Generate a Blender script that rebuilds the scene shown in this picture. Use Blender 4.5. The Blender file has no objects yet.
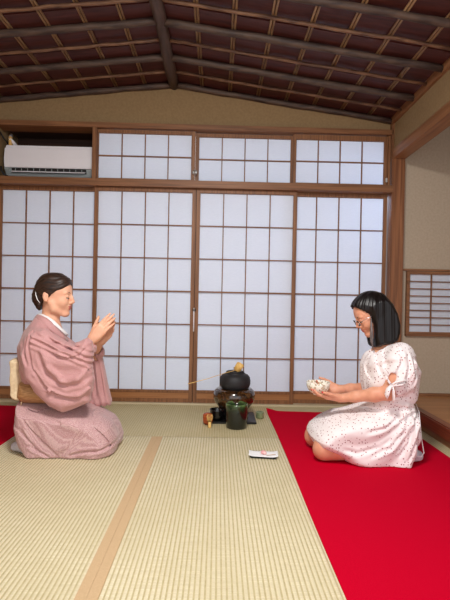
import bpy, bmesh, math, random
import numpy as np
from mathutils import Vector, Matrix
random.seed(7)
rng = np.random.RandomState(3)
COL = bpy.context.scene.collection
PI = math.pi

# ------------------------------------------------------------------ camera geometry
F_PX = 450.0; CAM_H = 0.85; ROLL = 0.0205
YAW = 7.04/450; PIT = -1.85/450
Fv = np.array([math.sin(YAW)*math.cos(PIT), math.cos(YAW)*math.cos(PIT), math.sin(PIT)])
R0 = np.array([math.cos(YAW), -math.sin(YAW), 0.0]); U0 = np.cross(R0, Fv)
Rv = R0*math.cos(ROLL)+U0*math.sin(ROLL); Uv = -R0*math.sin(ROLL)+U0*math.cos(ROLL)
CAM = np.array([0, 0, CAM_H])
def at(u, v, Y):
    """point of the photograph's pixel (u, v) on the vertical plane at depth Y"""
    d = Fv*F_PX+Rv*(u-225)+Uv*(300-v)
    return CAM+d*(Y/d[1])

# ------------------------------------------------------------------ materials
def new_mat(name):
    m = bpy.data.materials.new(name); m.use_nodes = True
    nt = m.node_tree; b = nt.nodes['Principled BSDF']
    return m, nt, b
def N(nt, t, **kw):
    n = nt.nodes.new(t)
    for k, v in kw.items(): setattr(n, k, v)
    return n
def rgba(c): return (c[0], c[1], c[2], 1)
def srgb(r, g, b):
    f = lambda c: (c/255/12.92) if c/255 <= .04045 else ((c/255+.055)/1.055)**2.4
    return (f(r), f(g), f(b))
def noise_mat(name, c1, c2, scale=(10, 10, 10), detail=4, rough=.6, bump=0.0, dist=.002, lo=.35, hi=.65, spec=.4, coat=0, sheen=0, sss=0, metallic=0, distort=0):
    m, nt, b = new_mat(name)
    tc = N(nt, 'ShaderNodeTexCoord'); mp = N(nt, 'ShaderNodeMapping'); mp.inputs['Scale'].default_value = scale
    nz = N(nt, 'ShaderNodeTexNoise'); nz.inputs['Scale'].default_value = 1; nz.inputs['Detail'].default_value = detail
    nz.inputs['Distortion'].default_value = distort
    rp = N(nt, 'ShaderNodeValToRGB'); e = rp.color_ramp.elements
    e[0].position = lo; e[1].position = hi; e[0].color = rgba(c1); e[1].color = rgba(c2)
    L = nt.links.new
    L(tc.outputs['Object'], mp.inputs[0]); L(mp.outputs[0], nz.inputs['Vector']); L(nz.outputs['Fac'], rp.inputs[0]); L(rp.outputs[0], b.inputs['Base Color'])
    b.inputs['Roughness'].default_value = rough; b.inputs['Specular IOR Level'].default_value = spec
    b.inputs['Coat Weight'].default_value = coat; b.inputs['Metallic'].default_value = metallic
    if coat: b.inputs['Coat Roughness'].default_value = .08
    if sheen: b.inputs['Sheen Weight'].default_value = sheen; b.inputs['Sheen Roughness'].default_value = .5
    if sss:
        b.inputs['Subsurface Weight'].default_value = sss; b.inputs['Subsurface Radius'].default_value = (.01, .004, .002); b.inputs['Subsurface Scale'].default_value = 1
    if bump:
        bp = N(nt, 'ShaderNodeBump'); bp.inputs['Strength'].default_value = bump; bp.inputs['Distance'].default_value = dist
        L(nz.outputs['Fac'], bp.inputs['Height']); L(bp.outputs[0], b.inputs['Normal'])
    return m
def wood(name, c1, c2, axis, rough=.5, sc=1.0, bump=.2):
    s = [70*sc, 70*sc, 70*sc]; s[axis] = 2.5*sc
    return noise_mat(name, c1, c2, tuple(s), 6, rough, bump, .001, .3, .7, distort=.6)

WL = srgb(152, 104, 68); WD = srgb(106, 68, 42)
M = {}
M['wood_x'] = wood('wood_x', WD, WL, 0); M['wood_y'] = wood('wood_y', WD, WL, 1); M['wood_z'] = wood('wood_z', WD, WL, 2)
M['kick'] = wood('kick_board', srgb(150, 98, 58), srgb(176, 122, 78), 0, .5)
M['post'] = wood('post_wood', srgb(98, 58, 36), srgb(160, 106, 68), 2, .38, .6)
M['beam'] = wood('beam_wood', srgb(124, 82, 52), srgb(160, 110, 74), 1, .45, .6)
M['kamachi'] = wood('step_wood', srgb(96, 44, 26), srgb(135, 68, 42), 1, .3)
M['sill'] = wood('sill_wood', srgb(196, 180, 148), srgb(214, 200, 170), 0, .5)
M['alcfloor'] = wood('alcove_floor_wood', srgb(150, 98, 58), srgb(178, 124, 78), 0, .35, .5)
M['board'] = wood('ceiling_board', srgb(60, 26, 24), srgb(92, 46, 40), 0, .55, .5)
M['pole'] = noise_mat('dark_log', srgb(56, 42, 38), srgb(92, 72, 60), (8, 40, 40), 5, .6, .3, .003)
M['ridge'] = noise_mat('ridge_log', srgb(64, 48, 42), srgb(92, 72, 62), (30, 6, 30), 5, .6, .3, .003)
M['thinpole'] = noise_mat('reddish_pole', srgb(84, 56, 42), srgb(140, 102, 74), (9, 40, 40), 5, .5, .2, .002)
M['bamboo'] = noise_mat('bamboo', srgb(134, 104, 74), srgb(176, 142, 104), (60, 8, 60), 3, .45)
M['plaster'] = noise_mat('ochre_plaster', srgb(142, 116, 84), srgb(150, 124, 90), (60, 60, 60), 8, .95, .25, .001, spec=.1)
M['alcplaster'] = noise_mat('alcove_plaster', srgb(178, 162, 142), srgb(186, 170, 150), (60, 60, 60), 8, .95, .25, .001, spec=.1)
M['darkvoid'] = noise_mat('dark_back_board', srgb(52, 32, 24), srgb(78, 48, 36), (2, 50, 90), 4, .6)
M['carpet'] = noise_mat('red_felt', srgb(186, 0, 34), srgb(196, 2, 40), (300, 300, 300), 6, .95, .5, .002, spec=.05)
M['white_plastic'] = noise_mat('white_plastic', srgb(236, 232, 236), srgb(240, 236, 240), (3, 3, 3), 2, .35)
M['grey_plastic'] = noise_mat('grey_plastic', srgb(150, 156, 156), srgb(160, 166, 166), (3, 3, 3), 2, .5)
M['dark_plastic'] = noise_mat('dark_plastic', srgb(26, 24, 24), srgb(36, 34, 34), (3, 3, 3), 2, .5)
M['metal'] = noise_mat('steel', srgb(190, 190, 188), srgb(215, 214, 210), (20, 20, 20), 2, .28, metallic=1)
M['shaded_thread'] = noise_mat('shaded_groove_thread', srgb(176, 162, 122), srgb(190, 176, 136), (60, 60, 60), 2, .8)  # thread between the mat ribs, groove shade put into its darker colour
M['heri'] = noise_mat('border_cloth', srgb(190, 160, 122), srgb(202, 172, 134), (400, 400, 400), 3, .9, .3, .001)
M['skin'] = noise_mat('skin', srgb(224, 168, 138), srgb(232, 178, 148), (30, 30, 30), 3, .5, sss=.12)
M['skin2'] = noise_mat('skin_tanned', srgb(212, 150, 120), srgb(222, 160, 130), (30, 30, 30), 3, .5, sss=.12)
M['lip'] = noise_mat('lip', srgb(186, 100, 92), srgb(194, 108, 98), (60, 60, 60), 2, .4)
M['nail'] = noise_mat('red_nail', srgb(196, 40, 52), srgb(206, 50, 60), (60, 60, 60), 2, .25)
M['hair_brown'] = noise_mat('dark_brown_hair', srgb(22, 14, 11), srgb(66, 44, 34), (25, 260, 260), 3, .45, .4, .001, spec=.4)
M['hair_black'] = noise_mat('black_hair', srgb(7, 5, 5), srgb(24, 17, 17), (300, 300, 14), 3, .36, .4, .001, spec=.3)
M['hair_grey'] = noise_mat('grey_hair', srgb(44, 38, 38), srgb(140, 130, 128), (300, 300, 14), 3, .5, .3, .001)
M['lash'] = noise_mat('lash', srgb(24, 16, 14), srgb(34, 24, 20), (60, 60, 60), 2, .6)
M['white_cloth'] = noise_mat('white_cloth', srgb(232, 230, 230), srgb(240, 238, 238), (200, 200, 200), 2, .85)
M['sock'] = noise_mat('grey_white_sock', srgb(186, 184, 196), srgb(208, 206, 214), (120, 120, 120), 2, .9)
M['obi'] = noise_mat('gold_brown_obi', srgb(150, 108, 68), srgb(186, 142, 96), (40, 90, 160), 4, .55, .3, .001)
M['taiko'] = noise_mat('pale_obi_knot', srgb(214, 190, 152), srgb(230, 208, 172), (60, 60, 60), 4, .6, .2, .001)
M['obiage'] = noise_mat('red_brown_sash', srgb(150, 70, 58), srgb(172, 90, 74), (60, 60, 60), 4, .7)
M['black_iron'] = noise_mat('cast_iron', srgb(26, 25, 27), srgb(44, 42, 44), (260, 260, 260), 3, .55, .6, .001, spec=.4)
M['lacquer'] = noise_mat('black_lacquer', srgb(10, 10, 11), srgb(16, 15, 16), (5, 5, 5), 2, .12, coat=.6)
M['board_lacquer'] = noise_mat('dull_black_lacquer', srgb(14, 13, 14), srgb(20, 18, 19), (5, 5, 5), 2, .4)
M['furo'] = noise_mat('brown_glaze', srgb(26, 16, 9), srgb(84, 54, 26), (22, 22, 26), 5, .18, coat=.7, distort=1.2)
M['bambooware'] = noise_mat('pale_bamboo', srgb(214, 170, 92), srgb(232, 192, 120), (50, 50, 12), 3, .45)
M['caddy'] = noise_mat('red_brown_lacquer', srgb(130, 52, 24), srgb(176, 84, 40), (30, 30, 90), 4, .25, coat=.3)
M['futaoki'] = noise_mat('celadon', srgb(110, 120, 84), srgb(146, 150, 112), (30, 30, 30), 3, .3)
M['paper_white'] = noise_mat('kaishi_paper', srgb(240, 240, 242), srgb(248, 248, 248), (80, 80, 80), 3, .8)
M['sweet'] = noise_mat('pink_sweet', srgb(232, 150, 160), srgb(244, 206, 200), (50, 50, 50), 3, .6)
M['gold_sweet'] = noise_mat('tan_sweet', srgb(190, 150, 110), srgb(214, 180, 140), (50, 50, 50), 3, .6)
M['frame_metal'] = noise_mat('glasses_frame', srgb(170, 166, 172), srgb(206, 202, 208), (20, 20, 20), 2, .25, metallic=.9)
M['eye'] = noise_mat('eye_white', srgb(226, 220, 216), srgb(232, 226, 222), (20, 20, 20), 2, .2)

# shoji paper: thin, lets a little light through
m, nt, b = new_mat('shoji_paper')
tc = N(nt, 'ShaderNodeTexCoord'); mp = N(nt, 'ShaderNodeMapping'); mp.inputs['Scale'].default_value = (40, 40, 260)
nz = N(nt, 'ShaderNodeTexNoise'); nz.inputs['Scale'].default_value = 1; nz.inputs['Detail'].default_value = 5
rp = N(nt, 'ShaderNodeValToRGB'); rp.color_ramp.elements[0].color = rgba(srgb(228, 234, 246)); rp.color_ramp.elements[1].color = rgba(srgb(236, 241, 252))
rp.color_ramp.elements[0].position = .3; rp.color_ramp.elements[1].position = .7
nt.links.new(tc.outputs['Object'], mp.inputs[0]); nt.links.new(mp.outputs[0], nz.inputs['Vector']); nt.links.new(nz.outputs['Fac'], rp.inputs[0]); nt.links.new(rp.outputs[0], b.inputs['Base Color'])
b.inputs['Roughness'].default_value = .9; b.inputs['Specular IOR Level'].default_value = .1
tr = N(nt, 'ShaderNodeBsdfTranslucent'); tr.inputs['Color'].default_value = rgba(srgb(235, 238, 245))
mx = N(nt, 'ShaderNodeMixShader'); mx.inputs[0].default_value = .3
out = nt.nodes['Material Output']
nt.links.new(b.outputs[0], mx.inputs[1]); nt.links.new(tr.outputs[0], mx.inputs[2]); nt.links.new(mx.outputs[0], out.inputs['Surface'])
M['paper'] = m

# woven rush: colour varies along single rushes, ribs are real geometry
def rush(name, c1, c2):
    m, nt, b = new_mat(name)
    tc = N(nt, 'ShaderNodeTexCoord'); mp = N(nt, 'ShaderNodeMapping'); mp.inputs['Scale'].default_value = (9, 420, 1)
    nz = N(nt, 'ShaderNodeTexNoise'); nz.inputs['Scale'].default_value = 1; nz.inputs['Detail'].default_value = 3
    mp2 = N(nt, 'ShaderNodeMapping'); mp2.inputs['Scale'].default_value = (2.5, 2.5, 1)
    nz2 = N(nt, 'ShaderNodeTexNoise'); nz2.inputs['Scale'].default_value = 1; nz2.inputs['Detail'].default_value = 4
    ad = N(nt, 'ShaderNodeMath', operation='ADD')
    rp = N(nt, 'ShaderNodeValToRGB'); e = rp.color_ramp.elements; e[0].position = .7; e[1].position = 1.3/1.0 if False else 1.0
    e[0].color = rgba(c1); e[1].color = rgba(c2)
    L = nt.links.new
    L(tc.outputs['Object'], mp.inputs[0]); L(mp.outputs[0], nz.inputs['Vector']); L(tc.outputs['Object'], mp2.inputs[0]); L(mp2.outputs[0], nz2.inputs['Vector'])
    sc = N(nt, 'ShaderNodeMath', operation='MULTIPLY'); sc.inputs[1].default_value = .55
    L(nz2.outputs['Fac'], sc.inputs[0]); L(nz.outputs['Fac'], ad.inputs[0]); L(sc.outputs[0], ad.inputs[1]); L(ad.outputs[0], rp.inputs[0]); L(rp.outputs[0], b.inputs['Base Color'])
    bp = N(nt, 'ShaderNodeBump'); bp.inputs['Strength'].default_value = .35; bp.inputs['Distance'].default_value = .001
    L(nz.outputs['Fac'], bp.inputs['Height']); L(bp.outputs[0], b.inputs['Normal'])
    b.inputs['Roughness'].default_value = .5; b.inputs['Specular IOR Level'].default_value = .3
    return m
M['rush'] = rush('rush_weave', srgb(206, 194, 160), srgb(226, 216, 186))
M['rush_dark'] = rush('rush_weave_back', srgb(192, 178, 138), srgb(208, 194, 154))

# fabrics with a figure
def kimono_mat(name, c1, c2, sc, mix=.5):
    m, nt, b = new_mat(name)
    tc = N(nt, 'ShaderNodeTexCoord'); mp = N(nt, 'ShaderNodeMapping'); mp.inputs['Scale'].default_value = (sc, sc, sc); mp.inputs['Rotation'].default_value = (0, .5, 0)
    vo = N(nt, 'ShaderNodeTexVoronoi'); vo.inputs['Scale'].default_value = 1; vo.inputs['Randomness'].default_value = .35
    vr = N(nt, 'ShaderNodeValToRGB'); vr.color_ramp.elements[0].position = .30; vr.color_ramp.elements[1].position = .55
    vr.color_ramp.elements[0].color = rgba(c2); vr.color_ramp.elements[1].color = rgba(c1); nt.links.new(vo.outputs['Distance'], vr.inputs[0])
    nz = N(nt, 'ShaderNodeTexNoise'); nz.inputs['Scale'].default_value = 500; nz.inputs['Detail'].default_value = 2
    mixn = N(nt, 'ShaderNodeMix', data_type='RGBA', blend_type='MULTIPLY'); mixn.inputs[0].default_value = .35
    L = nt.links.new
    L(tc.outputs['Object'], mp.inputs[0]); L(mp.outputs[0], vo.inputs['Vector']); L(tc.outputs['Object'], nz.inputs['Vector'])
    L(vr.outputs['Color'], mixn.inputs[6]); L(nz.outputs['Color'], mixn.inputs[7]); L(mixn.outputs[2], b.inputs['Base Color'])
    b.inputs['Roughness'].default_value = .62; b.inputs['Sheen Weight'].default_value = .25; b.inputs['Specular IOR Level'].default_value = .35
    return m
M['kimono'] = kimono_mat('kimono_silk', srgb(214, 162, 160), srgb(200, 144, 144), 300)
M['kimono_skirt'] = kimono_mat('kimono_skirt_silk', srgb(226, 188, 186), srgb(176, 116, 122), 230)
def dots_mat():
    m, nt, b = new_mat('dotted_white_dress')
    tc = N(nt, 'ShaderNodeTexCoord')
    vo = N(nt, 'ShaderNodeTexVoronoi'); vo.inputs['Scale'].default_value = 68; vo.inputs['Randomness'].default_value = .75
    rp = N(nt, 'ShaderNodeValToRGB'); e = rp.color_ramp.elements; e[0].position = .2; e[1].position = .26
    e[0].color = rgba(srgb(150, 92, 98)); e[1].color = rgba(srgb(240, 232, 232))
    nt.links.new(tc.outputs['Object'], vo.inputs['Vector']); nt.links.new(vo.outputs['Distance'], rp.inputs[0]); nt.links.new(rp.outputs[0], b.inputs['Base Color'])
    b.inputs['Roughness'].default_value = .75; b.inputs['Specular IOR Level'].default_value = .2
    tr = N(nt, 'ShaderNodeBsdfTranslucent'); nt.links.new(rp.outputs[0], tr.inputs['Color'])
    return m
M['dress'] = dots_mat()
def bowl_mat():
    m, nt, b = new_mat('crackled_bowl_glaze')
    tc = N(nt, 'ShaderNodeTexCoord')
    vo = N(nt, 'ShaderNodeTexVoronoi'); vo.inputs['Scale'].default_value = 62
    rp = N(nt, 'ShaderNodeValToRGB'); e = rp.color_ramp.elements; e[0].position = .0; e[1].position = .5
    e[0].color = rgba(srgb(200, 160, 104)); e[1].color = rgba(srgb(244, 240, 226))
    a = e.new(.20); a.color = rgba(srgb(238, 226, 196)); a = e.new(.36); a.color = rgba(srgb(120, 74, 46)); a = e.new(.44); a.color = rgba(srgb(244, 238, 222))
    nt.links.new(tc.outputs['Object'], vo.inputs['Vector']); nt.links.new(vo.outputs['Distance'], rp.inputs[0]); nt.links.new(rp.outputs[0], b.inputs['Base Color'])
    b.inputs['Roughness'].default_value = .2
    return m
M['bowl'] = bowl_mat()
def jar_mat():
    m, nt, b = new_mat('green_black_glaze')
    tc = N(nt, 'ShaderNodeTexCoord'); sx = N(nt, 'ShaderNodeSeparateXYZ')
    nz = N(nt, 'ShaderNodeTexNoise'); nz.inputs['Scale'].default_value = 22; nz.inputs['Detail'].default_value = 4
    ma = N(nt, 'ShaderNodeMath', operation='MULTIPLY_ADD'); ma.inputs[1].default_value = .07
    rp = N(nt, 'ShaderNodeValToRGB'); e = rp.color_ramp.elements
    e[0].position = .14; e[0].color = rgba(srgb(14, 20, 16)); e[1].position = .215; e[1].color = rgba(srgb(112, 140, 76))
    a = e.new(.184); a.color = rgba(srgb(44, 66, 36))
    nt.links.new(tc.outputs['Object'], sx.inputs[0]); nt.links.new(tc.outputs['Object'], nz.inputs['Vector'])
    nt.links.new(nz.outputs['Fac'], ma.inputs[0]); nt.links.new(sx.outputs['Z'], ma.inputs[2]); nt.links.new(ma.outputs[0], rp.inputs[0]); nt.links.new(rp.outputs[0], b.inputs['Base Color'])
    b.inputs['Roughness'].default_value = .15; b.inputs['Coat Weight'].default_value = .5
    return m
M['jar'] = jar_mat()
m, nt, b = new_mat('lens'); b.inputs['Base Color'].default_value = (1, 1, 1, 1); b.inputs['Roughness'].default_value = .02
b.inputs['Transmission Weight'].default_value = 1; b.inputs['IOR'].default_value = 1.15; M['lens'] = m

# ------------------------------------------------------------------ objects
def tag(o, label=None, cat=None, group=None, kind=None):
    if label: o['label'] = label
    if cat: o['category'] = cat
    if group: o['group'] = group
    if kind: o['kind'] = kind
    return o
def empty(name, loc, label=None, cat=None, group=None, kind=None):
    o = bpy.data.objects.new(name, None); COL.objects.link(o); o.location = loc; o.empty_display_size = .05
    return tag(o, label, cat, group, kind)
def wloc(o):
    v = Vector((0, 0, 0))
    while o is not None: v += o.location; o = o.parent
    return v
def link_mesh(name, me, mats, parent=None, smooth=False, origin=None):
    """vertices arrive in world coordinates; they are stored relative to the parent"""
    base = wloc(parent) if parent is not None else Vector((0, 0, 0))
    if origin is not None: base = Vector(origin)
    me.transform(Matrix.Translation(-base))
    for mm in (mats if isinstance(mats, (list, tuple)) else [mats]): me.materials.append(mm)
    if smooth: me.polygons.foreach_set('use_smooth', [True]*len(me.polygons))
    o = bpy.data.objects.new(name, me); COL.objects.link(o)
    if parent is not None:
        o.parent = parent
        if origin is not None: o.location = base-wloc(parent)
    elif origin is not None: o.location = base
    return o
def obj(name, bm, mats, parent=None, smooth=False, origin=None):
    bmesh.ops.recalc_face_normals(bm, faces=bm.faces)
    me = bpy.data.meshes.new(name); bm.to_mesh(me); bm.free()
    return link_mesh(name, me, mats, parent, smooth, origin)
def struct(name, bm, mats, parent=None, smooth=False):
    o = obj(name, bm, mats, parent, smooth)
    if parent is None: o['kind'] = 'structure'
    return o
def bx(bm, x0, x1, y0, y1, z0, z1, bev=0.0):
    g = bmesh.ops.create_cube(bm, size=1)
    c = Vector(((x0+x1)/2, (y0+y1)/2, (z0+z1)/2))
    for v in g['verts']: v.co = Vector((v.co.x*(x1-x0), v.co.y*(y1-y0), v.co.z*(z1-z0)))+c
    if bev:
        es = list({e for v in g['verts'] for e in v.link_edges})
        bmesh.ops.bevel(bm, geom=es, offset=bev, segments=2, affect='EDGES')
    return bm
def box(*a, **k): return bx(bmesh.new(), *a, **k)
def lathe(bm, prof, c, seg=40, close=True):
    rings = []
    for r, z in prof:
        rings.append([bm.verts.new((c[0]+r*math.cos(2*PI*i/seg), c[1]+r*math.sin(2*PI*i/seg), c[2]+z)) for i in range(seg)])
    for a, b_ in zip(rings, rings[1:]):
        for i in range(seg): bm.faces.new((a[i], a[(i+1) % seg], b_[(i+1) % seg], b_[i]))
    if close: bm.faces.new(rings[0][::-1]); bm.faces.new(rings[-1])
    return bm
def tube(bm, pts, rad, seg=10, sy=1.0):
    pts = [Vector(p) for p in pts]; n = len(pts)
    if not isinstance(rad, (list, tuple)): rad = [rad]*n
    rings = []; ref = None
    for i, p in enumerate(pts):
        t = (pts[min(i+1, n-1)]-pts[max(i-1, 0)]).normalized()
        if ref is None: ref = Vector((0, 0, 1)) if abs(t.z) < .9 else Vector((1, 0, 0))
        a = t.cross(ref).normalized(); b_ = a.cross(t).normalized(); ref = b_
        rings.append([bm.verts.new(p+a*rad[i]*math.cos(2*PI*k/seg)+b_*rad[i]*sy*math.sin(2*PI*k/seg)) for k in range(seg)])
    for a, b_ in zip(rings, rings[1:]):
        for i in range(seg): bm.faces.new((a[i], a[(i+1) % seg], b_[(i+1) % seg], b_[i]))
    bm.faces.new(rings[0][::-1]); bm.faces.new(rings[-1])
    return bm
def prism(bm, poly, x0, x1, axis='x'):
    A = []; B = []
    for p, q in poly:
        if axis == 'x': A.append(bm.verts.new((x0, p, q))); B.append(bm.verts.new((x1, p, q)))
        elif axis == 'y': A.append(bm.verts.new((p, x0, q))); B.append(bm.verts.new((p, x1, q)))
        else: A.append(bm.verts.new((p, q, x0))); B.append(bm.verts.new((p, q, x1)))
    n = len(poly)
    for i in range(n): bm.faces.new((A[i], A[(i+1) % n], B[(i+1) % n], B[i]))
    bm.faces.new(A[::-1]); bm.faces.new(B)
    return bm

# ------------------------------------------------------------------ sculpting: signed distance field + surface nets
class Field:
    def __init__(s, lo, hi, h):
        s.lo = np.array(lo, float); s.h = h
        s.n = np.ceil((np.array(hi)-s.lo)/h).astype(int)+1
        s.F = np.full(s.n, 1.0, np.float32)
        s.ax = [(s.lo[i]+h*np.arange(s.n[i])).astype(np.float32) for i in range(3)]
    def region(s, lo, hi):
        sl = []
        for i in range(3):
            a = max(0, int(math.floor((lo[i]-s.lo[i])/s.h))); b_ = min(s.n[i], int(math.ceil((hi[i]-s.lo[i])/s.h))+1)
            if b_ <= a: return None
            sl.append(slice(a, b_))
        sl = tuple(sl)
        return sl, s.ax[0][sl[0]][:, None, None], s.ax[1][sl[1]][None, :, None], s.ax[2][sl[2]][None, None, :]
    def add(s, fn, lo, hi, k=.01, cut=False):
        m = k+3*s.h
        r = s.region(np.array(lo)-m, np.array(hi)+m)
        if r is None: return
        sl, x, y, z = r; d = fn(x, y, z).astype(np.float32); A = s.F[sl]
        if cut: d = -d; h = np.maximum(k-np.abs(A-d), 0)/k; s.F[sl] = np.maximum(A, d)+h*h*k*.25
        else: h = np.maximum(k-np.abs(A-d), 0)/k; s.F[sl] = np.minimum(A, d)-h*h*k*.25
    def seg(s, p, q, r1, r2, k=.01, cut=False, ysq=1.0):
        p = np.array(p, float); q = np.array(q, float); R = max(r1, r2)
        def fn(x, y, z):
            P = p.copy(); Q = q.copy(); yy = y
            if ysq != 1: yy = p[1]+(y-p[1])*ysq; Q[1] = p[1]+(q[1]-p[1])*ysq
            d = Q-P; L = max(float(d@d), 1e-9)
            t = np.clip(((x-P[0])*d[0]+(yy-P[1])*d[1]+(z-P[2])*d[2])/L, 0, 1)
            return np.sqrt((x-P[0]-t*d[0])**2+(yy-P[1]-t*d[1])**2+(z-P[2]-t*d[2])**2)-(r1+(r2-r1)*t)
        e = np.array([R, R/ysq, R])
        s.add(fn, np.minimum(p, q)-e, np.maximum(p, q)+e, k, cut)
    def chain(s, pts, rad, k=.01, ysq=1.0, cut=False):
        for i in range(len(pts)-1): s.seg(pts[i], pts[i+1], rad[i], rad[i+1], k, cut, ysq)
    def ell(s, c, r, R=None, k=.01, cut=False):
        c = np.array(c, float); R = np.eye(3) if R is None else R   # columns = local axes
        def fn(x, y, z):
            u = [((x-c[0])*R[0, i]+(y-c[1])*R[1, i]+(z-c[2])*R[2, i])/r[i] for i in range(3)]
            q = np.sqrt(u[0]**2+u[1]**2+u[2]**2); g = np.sqrt((u[0]/r[0])**2+(u[1]/r[1])**2+(u[2]/r[2])**2)
            return q*(q-1)/np.maximum(g, 1e-6)
        m = max(r); s.add(fn, c-m, c+m, k, cut)
    def blob(s, poly, yc, W, R, k=.01, cut=False, shear=0.0):
        """solid with the side outline poly (X, Z pairs), rounded towards its rim, half width W about the plane Y = yc"""
        P = np.array(poly, float)
        def fn(x, y, z):
            X, Z = np.broadcast_arrays(x[:, 0, :], z[0, 0, :][None, :] if z.ndim == 3 else z)
            d = np.full(X.shape, 1e9); ins = np.zeros(X.shape, bool); n = len(P)
            for i in range(n):
                a = P[i]; b_ = P[(i+1) % n]; e = b_-a
                t = np.clip(((X-a[0])*e[0]+(Z-a[1])*e[1])/(e@e+1e-12), 0, 1)
                d = np.minimum(d, (X-a[0]-t*e[0])**2+(Z-a[1]-t*e[1])**2)
                c = ((a[1] > Z) != (b_[1] > Z)) & (X < (b_[0]-a[0])*(Z-a[1])/((b_[1]-a[1]) if b_[1] != a[1] else 1e-9)+a[0])
                ins ^= c
            d = np.sqrt(d); d = np.where(ins, -d, d)
            u = (np.maximum(0, R+d)/R)[:, None, :]
            ycc = yc+shear*(z-P[:, 1].mean())
            v = np.abs(y-ycc)/W
            q = np.sqrt(u*u+v*v)
            g = np.sqrt((u/R)**2+(v/W)**2)/np.maximum(q, 1e-6)
            return (q-1)/np.maximum(g, 1/max(R, W))
        s.add(fn, (P[:, 0].min(), yc-W, P[:, 1].min()), (P[:, 0].max(), yc+W, P[:, 1].max()), k, cut)
    def half(s, n, d, lo=None, hi=None, k=.004):
        """keep n.p < d"""
        lo = s.lo if lo is None else lo; hi = s.lo+s.h*s.n if hi is None else hi
        s.add(lambda x, y, z: (d-(n[0]*x+n[1]*y+n[2]*z))*1.0, lo, hi, k, True)
    def disp(s, fn, lo, hi):
        r = s.region(lo, hi)
        if r: sl, x, y, z = r; s.F[sl] += fn(x, y, z).astype(np.float32)
    def mesh(s, name, smooth=1):
        F = s.F; S = F < 0; n = s.n
        for a_ in range(3):
            ix = [slice(None)]*3; ix[a_] = [0, -1]; S[tuple(ix)] = False
        cnt = np.zeros(n-1, np.uint8)
        for dx in (0, 1):
            for dy in (0, 1):
                for dz in (0, 1): cnt += S[dx:n[0]-1+dx, dy:n[1]-1+dy, dz:n[2]-1+dz]
        act = (cnt > 0) & (cnt < 8); I = np.argwhere(act)
        idx = np.full(n-1, -1, np.int32); idx[act] = np.arange(len(I))
        acc = np.zeros((len(I), 3)); c = np.zeros(len(I))
        for a_ in range(3):
            o1, o2 = [i for i in range(3) if i != a_]
            for p in (0, 1):
                for q in (0, 1):
                    A = I.copy(); A[:, o1] += p; A[:, o2] += q; B = A.copy(); B[:, a_] += 1
                    fa = F[A[:, 0], A[:, 1], A[:, 2]]; fb = F[B[:, 0], B[:, 1], B[:, 2]]
                    x = (S[A[:, 0], A[:, 1], A[:, 2]] != S[B[:, 0], B[:, 1], B[:, 2]])
                    den = np.where(np.abs(fa-fb) < 1e-9, 1, fa-fb); t = np.clip(fa/den, 0, 1)
                    P = A.astype(float); P[:, a_] += t; acc[x] += P[x]; c[x] += 1
        V = acc/np.maximum(c, 1)[:, None]*s.h+s.lo
        Q = []
        for a_ in range(3):
            o1, o2 = [(1, 2), (2, 0), (0, 1)][a_]
            sa = [slice(None)]*3; sb = [slice(None)]*3; sa[a_] = slice(0, n[a_]-1); sb[a_] = slice(1, n[a_])
            E = S[tuple(sa)] != S[tuple(sb)]; J = np.argwhere(E)
            J = J[(J[:, o1] > 0) & (J[:, o2] > 0) & (J[:, o1] < n[o1]-1) & (J[:, o2] < n[o2]-1)]
            ins = S[J[:, 0], J[:, 1], J[:, 2]]
            def g(d1, d2):
                K = J.copy(); K[:, o1] += d1; K[:, o2] += d2; return idx[K[:, 0], K[:, 1], K[:, 2]]
            q = np.stack([g(-1, -1), g(0, -1), g(0, 0), g(-1, 0)], 1)
            q[~ins] = q[~ins][:, ::-1]; Q.append(q)
        Q = np.concatenate(Q); Q = Q[(Q >= 0).all(1)]
        for _ in range(smooth):
            s_ = np.zeros_like(V); w = np.zeros(len(V))
            for i in range(4):
                for j in ((i+1) % 4, (i-1) % 4):
                    for ax_ in range(3): s_[:, ax_] += np.bincount(Q[:, i], V[Q[:, j], ax_], len(V))
                    w += np.bincount(Q[:, i], minlength=len(V))
            V = .5*V+.5*s_/np.maximum(w, 1)[:, None]
        me = bpy.data.meshes.new(name)
        me.vertices.add(len(V)); me.vertices.foreach_set('co', V.astype(np.float32).ravel())
        me.loops.add(len(Q)*4); me.loops.foreach_set('vertex_index', Q.astype(np.int32).ravel())
        me.polygons.add(len(Q)); me.polygons.foreach_set('loop_start', np.arange(0, len(Q)*4, 4, dtype=np.int32))
        me.update(calc_edges=True); me.validate()
        return me, V, Q
def field_obj(name, fd, mats, parent, matfn=None, smooth=1, origin=None):
    me, V, Q = fd.mesh(name, smooth)
    if matfn is not None: ids = matfn(V[Q].mean(1)).astype(np.int32)
    o = link_mesh(name, me, mats, parent, True, origin)
    if matfn is not None: me.polygons.foreach_set('material_index', ids)
    return o
class Frame:
    """local axes: x forward, y to one side, z up"""
    def __init__(s, fwd, up, t=(0, 0, 0), sc=1.0):
        f = np.array(fwd, float); f /= np.linalg.norm(f); u = np.array(up, float); u -= f*(u@f); u /= np.linalg.norm(u)
        s.R = np.stack([f, np.cross(u, f), u], 1); s.t = np.array(t, float); s.sc = sc
    def __call__(s, x, y, z): return s.t+s.R@(np.array([x, y, z], float)*s.sc)

# ================================================================== the setting
YB = 3.6                                   # plane of the sliding-screen wall
fl = struct('floor', box(-3.2, 3.0, -.6, 4.6, -.12, -.06), M['sill'])

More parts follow.
